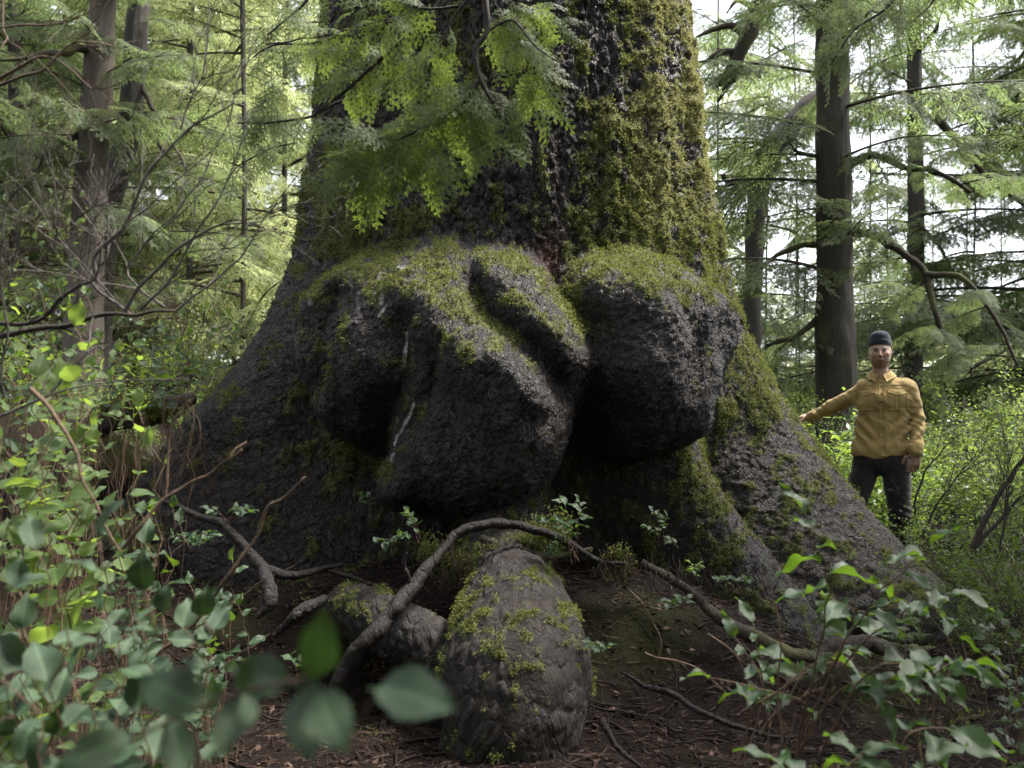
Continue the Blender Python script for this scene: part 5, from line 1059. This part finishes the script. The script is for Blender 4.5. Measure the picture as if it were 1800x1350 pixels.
# joints (local metres, z up from the soles, y away from the camera)
shR, shL = ml(1519, 686, .02), ml(1596, 684, .0); elR = ml(1462, 716, .12); wrR = ml(1425, 733, .22); haR = ml(1409, 735, .27)
elL = ml(1613, 738, .03); wrL = ml(1610, 792, -.06)
HC = np.array(ml(1547, 619, -.015)); HS = .90
def head_mesh():
    hc = np.zeros(3); F = Field(hc - [.14, .16, .24], hc + [.14, .16, .18], .0034)
    F.ell(hc + [0, .015, .035], (.077, .097, .088), .01)               # skull
    F.ell(hc + [0, -.010, -.028], (.066, .078, .080), .035)            # face
    F.ell(hc + [0, -.052, -.082], (.036, .030, .026), .03)             # chin
    for s in (-1, 1):
        F.ell(hc + [s * .045, -.015, -.060], (.022, .040, .030), .03)  # jaw corner
        F.ell(hc + [s * .042, -.058, -.020], (.020, .018, .016), .02)  # cheek bone
        F.ell(hc + [s * .029, -.088, .006], (.016, .012, .0105), .010, True)   # eye socket
        F.cap(hc + [s * .012, -.088, .021], hc + [s * .045, -.076, .022], .0062, .005, .01)   # brow
        F.ell(hc + [s * .076, .012, -.008], (.008, .018, .030), .006)  # ear
        F.ell(hc + [s * .0115, -.101, -.034], (.0085, .009, .007), .006)       # nostril wing
    F.cap(hc + [0, -.088, .012], hc + [0, -.112, -.030], .0075, .0095, .010)   # nose
    F.ell(hc + [0, -.094, -.056], (.022, .010, .0055), .006); F.ell(hc + [0, -.091, -.066], (.018, .010, .0065), .006)
    F.ell(hc + [0, -.106, -.0610], (.024, .010, .0014), .003, True)
    F.cap(hc + [0, .018, -.06], hc + [0.004, .035, -.225], .052, .058, .02)      # neck
    V, Q = F.mesh(); L = V - hc; x, y, z = L[:, 0], L[:, 1], L[:, 2]
    nz = fbm(V * 90, 2, 3) * .4
    beard = sstep(-.030, -.052, z - .25 * np.maximum(0, np.abs(x) - .035)) * (y < .02) * sstep(-.145, -.105, z) * (1 - .85 * np.exp(-(x / .024) ** 2 - ((z + .061) / .008) ** 2)) * (.75 + nz)
    beard = np.maximum(beard, .9 * np.exp(-(x / .026) ** 2 - ((z + .046) / .006) ** 2) * (y < -.06)); beard = np.maximum(beard, sstep(.055, .066, np.abs(x)) * sstep(.01, -.03, z) * (y < .0) * .6)
    lip = np.exp(-(x / .021) ** 4 - ((z + .061) / .010) ** 4) * (y < -.06)
    brow = np.maximum.reduce([np.exp(-((np.abs(x) - .029) / .017) ** 4 - ((z - .0245 + .12 * (np.abs(x) - .029)) / .0042) ** 2)]) * (y < -.05)
    bl = np.exp(-((np.abs(x) - .042) / .018) ** 2 - ((z + .022) / .016) ** 2) * (y < -.03) + .8 * np.exp(-(x / .012) ** 2 - ((z + .03) / .014) ** 2) * (y < -.08)
    V = V * HS + HC
    return V, Q, dict(beard=np.clip(beard, 0, 1), lip=lip, brow=np.clip(brow, 0, 1) * .85, blush=bl)
def hand_pts(F, w, d, pn, side, curl=.35, sc=1.0, spread=.06):
    """palm from wrist w along d; pn = palm normal; thumb towards side"""
    w, d, pn = [np.array(v, float) for v in (w, d, pn)]; d /= np.linalg.norm(d); pn -= d * (pn @ d); pn /= np.linalg.norm(pn); sd_ = np.cross(d, pn) * side
    F.cap(w - d * .05, w + d * .01, .029, .026, .01); 
    for q in (-.026, -.009, .009, .026): F.cap(w + d * .008 + sd_ * q * .7, w + d * .082 * sc + sd_ * q, .0155, .0125, .008)
    for q, L in ((.028, .068), (.0095, .076), (-.0095, .070), (-.028, .055)):
        b = w + d * .085 * sc + sd_ * q; dd = d + sd_ * spread * q / .028; ang = 0
        for k, f in enumerate((.45, .32, .23)):
            ang += curl * (1, 1.3, 1)[k] + (.03 - q) * 2; e = b + (dd * math.cos(ang) + pn * math.sin(ang)) * L * f * sc; r = .0092 - .0011 * k; F.cap(b, e, r, r - .0008, .0015); b = e
    b = w + d * .022 + sd_ * .026; e = b + (d * .55 + sd_ * .75 + pn * .35) * .042; F.cap(b, e, .0155, .012, .006); f = e + (d * .85 + sd_ * .30 + pn * .3) * .030; F.cap(e, f, .0108, .0098, .003); F.cap(f, f + (d * .95 + pn * .3) * .024, .0096, .0082, .002)
VV, QQ, AT = [], [], {k: [] for k in ('beard', 'lip', 'brow', 'blush')}; nb = 0
def addb(V, Q, at_=None):
    global nb
    VV.append(V); QQ.append(Q + nb); nb += len(V)
    for k in AT: AT[k].append(at_[k] if at_ else np.zeros(len(V)))
V, Q, a_ = head_mesh(); addb(V, Q, a_)
hd = np.array((-.16, -.10, -1.0)); wv = np.array(wrL) + [0, 0, 0]
F = Field(wv - [.14, .14, .24], wv + [.12, .12, .08], .0030); hand_pts(F, wv + [0, 0, -.012], (-.14, -.02, -1), (-.35, .9, -.05), -1, .28); V, Q = F.mesh(); addb(V, Q)
wv = np.array(wrR); hdir = np.array(haR) - wv
F = Field(wv - [.26, .12, .14], wv + [.10, .30, .14], .0034); hand_pts(F, wv, (-.75, .6, .05), (.15, .3, -.9), 1, .22, 1.0, .25); V, Q = F.mesh(); addb(V, Q)
# trunk and legs of the body under the clothes
F = Field((-.3, -.25, 0), (.3, .3, 1.62), .011)
F.ell(ml(1556, 712, .02), (.16, .09, .17), .03); F.ell(ml(1550, 800, .02), (.155, .10, .14), .08); F.cap(ml(1549, 668, .03), ml(1553, 710, .02), .045, .08, .02)
hipR, kneeR, footR = ml(1522, 822, .02), ml(1500, 900, -.04), ml(1486, 975, .02); hipL, kneeL, footL = ml(1575, 822, .02), ml(1582, 908, .0), ml(1587, 990, .03)
for a, b, c_ in ((hipR, kneeR, footR), (hipL, kneeL, footL)): F.cap(a, b, .075, .05, .04); F.cap(b, c_, .05, .035, .03)
V, Q = F.mesh(); addb(V, Q)
o = link('body', npmesh('body', np.concatenate(VV), np.concatenate(QQ), MAT['skin'], True, {k: np.concatenate(v) for k, v in AT.items()}), MAN, False)
for s in (-1, 1):
    bm = Geo(); u, v = np.meshgrid(np.linspace(0, 2 * np.pi, 13)[:-1], np.linspace(.05, np.pi - .05, 8), indexing='ij'); c0 = HC + np.array([s * .029, -.0745, .006]) * HS
    V = c0 + .0108 * np.stack([np.sin(v) * np.cos(u), -np.cos(v), np.sin(v) * np.sin(u)], -1)
    t = MAT.get('eye')
    if not t:
        q = NT('eye'); r_ = q.attr('rnd'); cc = q.ramp(r_, [(0, (.01, .01, .01)), (.30, (.01, .01, .01)), (.34, (.05, .07, .08)), (.52, (.06, .08, .09)), (.56, (.24, .22, .21))]); pp = q.princ((.5, .5, .5), .25, .5); q.l(cc, pp.inputs['Base Color']); MAT['eye'] = q.done(pp.outputs[0])
    rr = np.sin(v) * 1.0; bm.add(V.reshape(-1, 3), quads_grid(12, 8, True), np.clip(np.where(v < np.pi / 2, rr, 1), 0, 1).ravel()); link('eye', bm.mesh('eye', MAT['eye']), MAN, False)
# shirt
F = Field((-.62, -.30, .66), (.34, .50, 1.50), .0062)
cx = ml(1556, 0)[0]
F.ell(ml(1556, 712, .015), (.180, .112, .19), .04); F.ell(ml(1551, 770, .015), (.172, .110, .17), .08); F.cap(ml(1522, 684, .03), ml(1594, 683, .03), .052, .052, .06); F.cap(ml(1548, 668, .03), ml(1553, 697, .02), .060, .11, .04)
F.ell(ml(1548, 795, .015), (.182, .115, .10), .06); F.ell(ml(1535, 702, -.055), (.07, .05, .06), .05); F.ell(ml(1578, 702, -.055), (.07, .05, .06), .05)
ml_hem = ml(1548, 802)[2]
sl, P = F.allP(); hem = ml_hem + .012 * np.cos((P[..., 0] + .03) * 16) * -1 + .006 * np.sin(P[..., 0] * 40)
F.f = np.maximum(F.f, (hem - P[..., 2])[:F.n[0], :F.n[1], :F.n[2]].astype(np.float32))
F.cap(shR, elR, .058, .050, .045); F.cap(elR, wrR, .052, .036, .02); F.cap(shL, elL, .057, .050, .04); F.cap(elL, wrL, .054, .044, .02)
F.cap(np.array(wrL) + [0, 0, .02], np.array(wrL) + [0, 0, -.005], .046, .046, .004)
# shape folds: radial creases at elbows and waist, diagonal pulls on the chest
sl, P = F.allP(); Pn = P
w_ = .010 * fbm(Pn * np.array([7, 7, 16]) + np.array([0, 0, 1]) * (Pn[..., :1] * 9), 3, 5) + .0035 * fbm(Pn * 30, 2, 9)
dE = np.linalg.norm(P - np.array(elL), axis=-1); w_ = w_ + .007 * np.exp(-(dE / .13) ** 2) * .55 * np.sin(P[..., 2] * 120 + P[..., 0] * 80 + 5 * fbm(P * 14, 2, 31))
dE = np.linalg.norm(P - (np.array(elR) + wrR) / 2, axis=-1); w_ = w_ + .006 * np.exp(-(dE / .20) ** 2) * .5 * np.sin(P[..., 0] * 110 + P[..., 2] * 90 + 6 * fbm(P * 12, 2, 33))
q = P[..., 2] - ml(0, 755)[2]; w_ = w_ + .008 * np.exp(-(q / .10) ** 2) * np.sin((P[..., 2] * 62 + np.abs(P[..., 0]) * -70)) * sstep(.02, .09, np.abs(P[..., 0]))
F.f = F.f + w_[:F.n[0], :F.n[1], :F.n[2]].astype(np.float32)
V, Q = F.mesh(); shirt = link('shirt', npmesh('shirt', V, Q, MAT['shirt']), MAN, False)
bvh = BVHTree.FromPolygons([tuple(v) for v in V], [tuple(int(i) for i in q) for q in Q])
def patch(name, poly_x, poly_z, nx, nz, off, mat, parent, fx=None):
    """a cloth panel laid on the shirt front; x from poly_x(s,t)"""
    S_, T_ = np.meshgrid(np.linspace(0, 1, nx), np.linspace(0, 1, nz), indexing='ij'); X, Z = poly_x(S_, T_), poly_z(S_, T_); Y = np.zeros_like(X); last = -.1
    for i in range(nx):
        for j in range(nz):
            h = bvh.ray_cast(Vector((X[i, j], -1, Z[i, j])), Vector((0, 1, 0))); Y[i, j] = last = h[0].y if h[0] else last
    edge = (S_ == 0) | (S_ == 1) | (T_ == 0) | (T_ == 1); P = np.stack([X, Y - off, Z], -1)
    back = np.stack([X, Y + .004, Z], -1); n = nx * nz; Fq = quads_grid(nx, nz); G = Geo(); 
    idx = np.arange(n).reshape(nx, nz); ring = np.concatenate([idx[:, 0], idx[-1, 1:], idx[-2::-1, -1], idx[0, -2:0:-1]]); r2 = np.roll(ring, -1)
    side = np.stack([ring, r2, r2 + n, ring + n], 1)
    me = npmesh(name, np.concatenate([P.reshape(-1, 3), back.reshape(-1, 3)]), np.concatenate([Fq, side]), mat); o = link(name, me, parent, False); return o
lx = lambda px: ml(px, 740, -.1)[0]
lz = lambda py: ml(1555, py, -.1)[2]
# placket, pocket flaps, pockets
patch('placket', lambda s, t: lx(1550.5) + (s - .5) * .030 + .004 * (t), lambda s, t: lz(671) + (lz(801) - lz(671)) * t, 4, 40, .0045, MAT['shirt'], shirt)
for x0, x1, sk in ((1507, 1540, -1), (1563, 1596, 1)):
    patch('pocket_flap', lambda s, t: lx(x0) + (lx(x1) - lx(x0)) * s, lambda s, t: lz(682) + (-.028 - .016 * (1 - np.abs(2 * s - 1))) * t - .006 * s * (sk > 0) - .004 * (1 - s) * (sk < 0), 11, 6, .0075, MAT['shirt'], shirt)
    patch('pocket', lambda s, t: lx(x0 + 1) + (lx(x1 - 1) - lx(x0 + 1)) * s, lambda s, t: lz(690) + (lz(721) - lz(690)) * t, 9, 9, .0038, MAT['shirt'], shirt)
    patch('pocket_pleat', lambda s, t: lx((x0 + x1) / 2) + (s - .5) * .022, lambda s, t: lz(694) + (lz(720) - lz(694)) * t, 3, 8, .006, MAT['shirt'], shirt)
    patch('shoulder_seam', lambda s, t: lx(x0) + (lx(x1) - lx(x0)) * s + 0 * t, lambda s, t: lz(676) - .004 * t, 10, 2, .004, MAT['shirt'], shirt)
t = NT('button'); MAT['button'] = t.done(t.princ((.16, .09, .035), .4, .5).outputs[0])
def button(x, z):
    h = bvh.ray_cast(Vector((x, -1, z)), Vector((0, 1, 0))); y = (h[0].y if h[0] else -.1) - .0055; a = np.linspace(0, 2 * np.pi, 11)[:-1]
    rings = [(0.0008, -.0015), (.0035, -.0015), (.0052, -.0028), (.0062, 0), (.0062, .003)]
    V = np.array([[[x + r * math.cos(q), y + dy, z + r * math.sin(q)] for r, dy in rings] for q in a]).reshape(-1, 3); link('button', npmesh('button', V, quads_grid(10, 5, True), MAT['button']), shirt, False)
for py in (678, 692, 706, 721, 736, 752, 768, 785): button(lx(1550.5) + .003, lz(py))
for x in (1523.5, 1579.5): button(lx(x), lz(690))
# collar: two leaves folded over, plus stand
for s in (-1, 1):
    nx, nz = 12, 6; S_, T_ = np.meshgrid(np.linspace(0, 1, nx), np.linspace(0, 1, nz), indexing='ij'); cxn, cyn = HC[0] + .003, .030
    a = np.radians(90 - S_ * 172) if s > 0 else np.radians(90 + S_ * 172)
    r_ = .064 + .030 * T_ * (1 + .25 * S_); z = lz(646) - .016 * S_ ** 2 * 1.6 - .006 * S_ - T_ * (.034 + .030 * S_ ** 3)
    P = np.stack([cxn + r_ * np.cos(a) * 1.0 + s * .022 * T_ * S_ ** 4, cyn - r_ * -np.sin(a) * 1.0 - .0 * S_, z], -1); n = nx * nz; P2 = P.copy(); P2[..., :2] = (P2[..., :2] - [cxn, cyn]) * .94 + [cxn, cyn]; P2[..., 2] -= .001
    idx = np.arange(n).reshape(nx, nz); ring = np.concatenate([idx[:, 0], idx[-1, 1:], idx[-2::-1, -1], idx[0, -2:0:-1]]); r2 = np.roll(ring, -1); Fq = quads_grid(nx, nz)
    link('collar', npmesh('collar', np.concatenate([P.reshape(-1, 3), P2.reshape(-1, 3)]), np.concatenate([Fq, Fq[:, ::-1] + n, np.stack([ring, r2, r2 + n, ring + n], 1)]), MAT['shirt']), shirt, False)
for w, el in ((wrL, elL), (wrR, elR)):
    w, el = np.array(w), np.array(el); d = (el - w) / np.linalg.norm(el - w); G = Geo(); rr = .0475 if el is not None and w[0] > 0 else .040
    tube(G, [w - d * .006, w + d * .002, w + d * .03, w + d * .055, w + d * .06], [rr * .90, rr, rr * 1.02, rr * 1.06, rr * .98], 20, .5, False, .06, 3); link('cuff', G.mesh('cuff', MAT['shirt']), shirt, False)
# trousers
F = Field((-.36, -.25, -.02), (.30, .28, 1.08), .0075)
F.ell(ml(1549, 808, .015), (.172, .112, .10), .03); F.cap(hipR, kneeR, .092, .068, .03); F.cap(kneeR, footR, .068, .056, .02); F.cap(hipL, kneeL, .094, .072, .03); F.cap(kneeL, footL, .072, .060, .02)
sl, P = F.allP(); w_ = .007 * fbm(P * np.array([8, 8, 18]), 3, 15); q = P[..., 2] - kneeL[2]; w_ = w_ + .005 * np.exp(-(q / .09) ** 2) * np.sin(P[..., 2] * 130 + P[..., 0] * 60)
F.f = F.f + w_.astype(np.float32); V, Q = F.mesh(); link('trousers', npmesh('trousers', V, Q, MAT['trousers']), MAN, False)
for fpt in (footR, footL):
    fp = np.array(fpt); F = Field(fp + [-.1, -.26, -.1], fp + [.1, .12, .12], .008); F.cap(fp + [0, .02, .06], fp + [0, .02, -.02], .06, .055, .02); F.ell(fp + [0, -.08, -.03], (.05, .13, .045), .03); F.cut(fp + [0, 0, -.062], (0, 0, -1)); V, Q = F.mesh(); link('boot', npmesh('boot', V, Q, MAT['boot']), MAN, False)
# beanie with ribs and a folded cuff
a = np.linspace(0, 2 * np.pi, 192, endpoint=False); prof = [(.060, -.012, 0), (.086, -.010, 0), (.0905, .004, 1), (.0915, .022, 1), (.0885, .036, 1), (.0855, .040, .4), (.0860, .052, .7), (.081, .075, .7), (.068, .096, .7), (.046, .110, .6), (.022, .1165, .4), (.002, .118, 0)]
prof = spline(prof, 44); Aa, K = np.meshgrid(a, np.arange(44), indexing='ij'); r_ = prof[K, 0] + .0016 * prof[K, 2] * np.abs(np.sin(Aa * 27)) ** .7; z = prof[K, 1] + .0015 * fbm(np.stack([np.cos(Aa) * 3, np.sin(Aa) * 3, K * .1], -1), 2, 3)
tilt = .20; X = r_ * np.cos(Aa) * .93; Yy = r_ * np.sin(Aa) * 1.13; Vb = np.stack([X, Yy, z], -1); Vb[..., 2] += -Yy * tilt * .9
Vb = Vb * .885 + (HC + np.array([0, .012, .045]) * .885); link('beanie', npmesh('beanie', Vb.reshape(-1, 3), quads_grid(192, 44, True), MAT['beanie']), MAN, False)
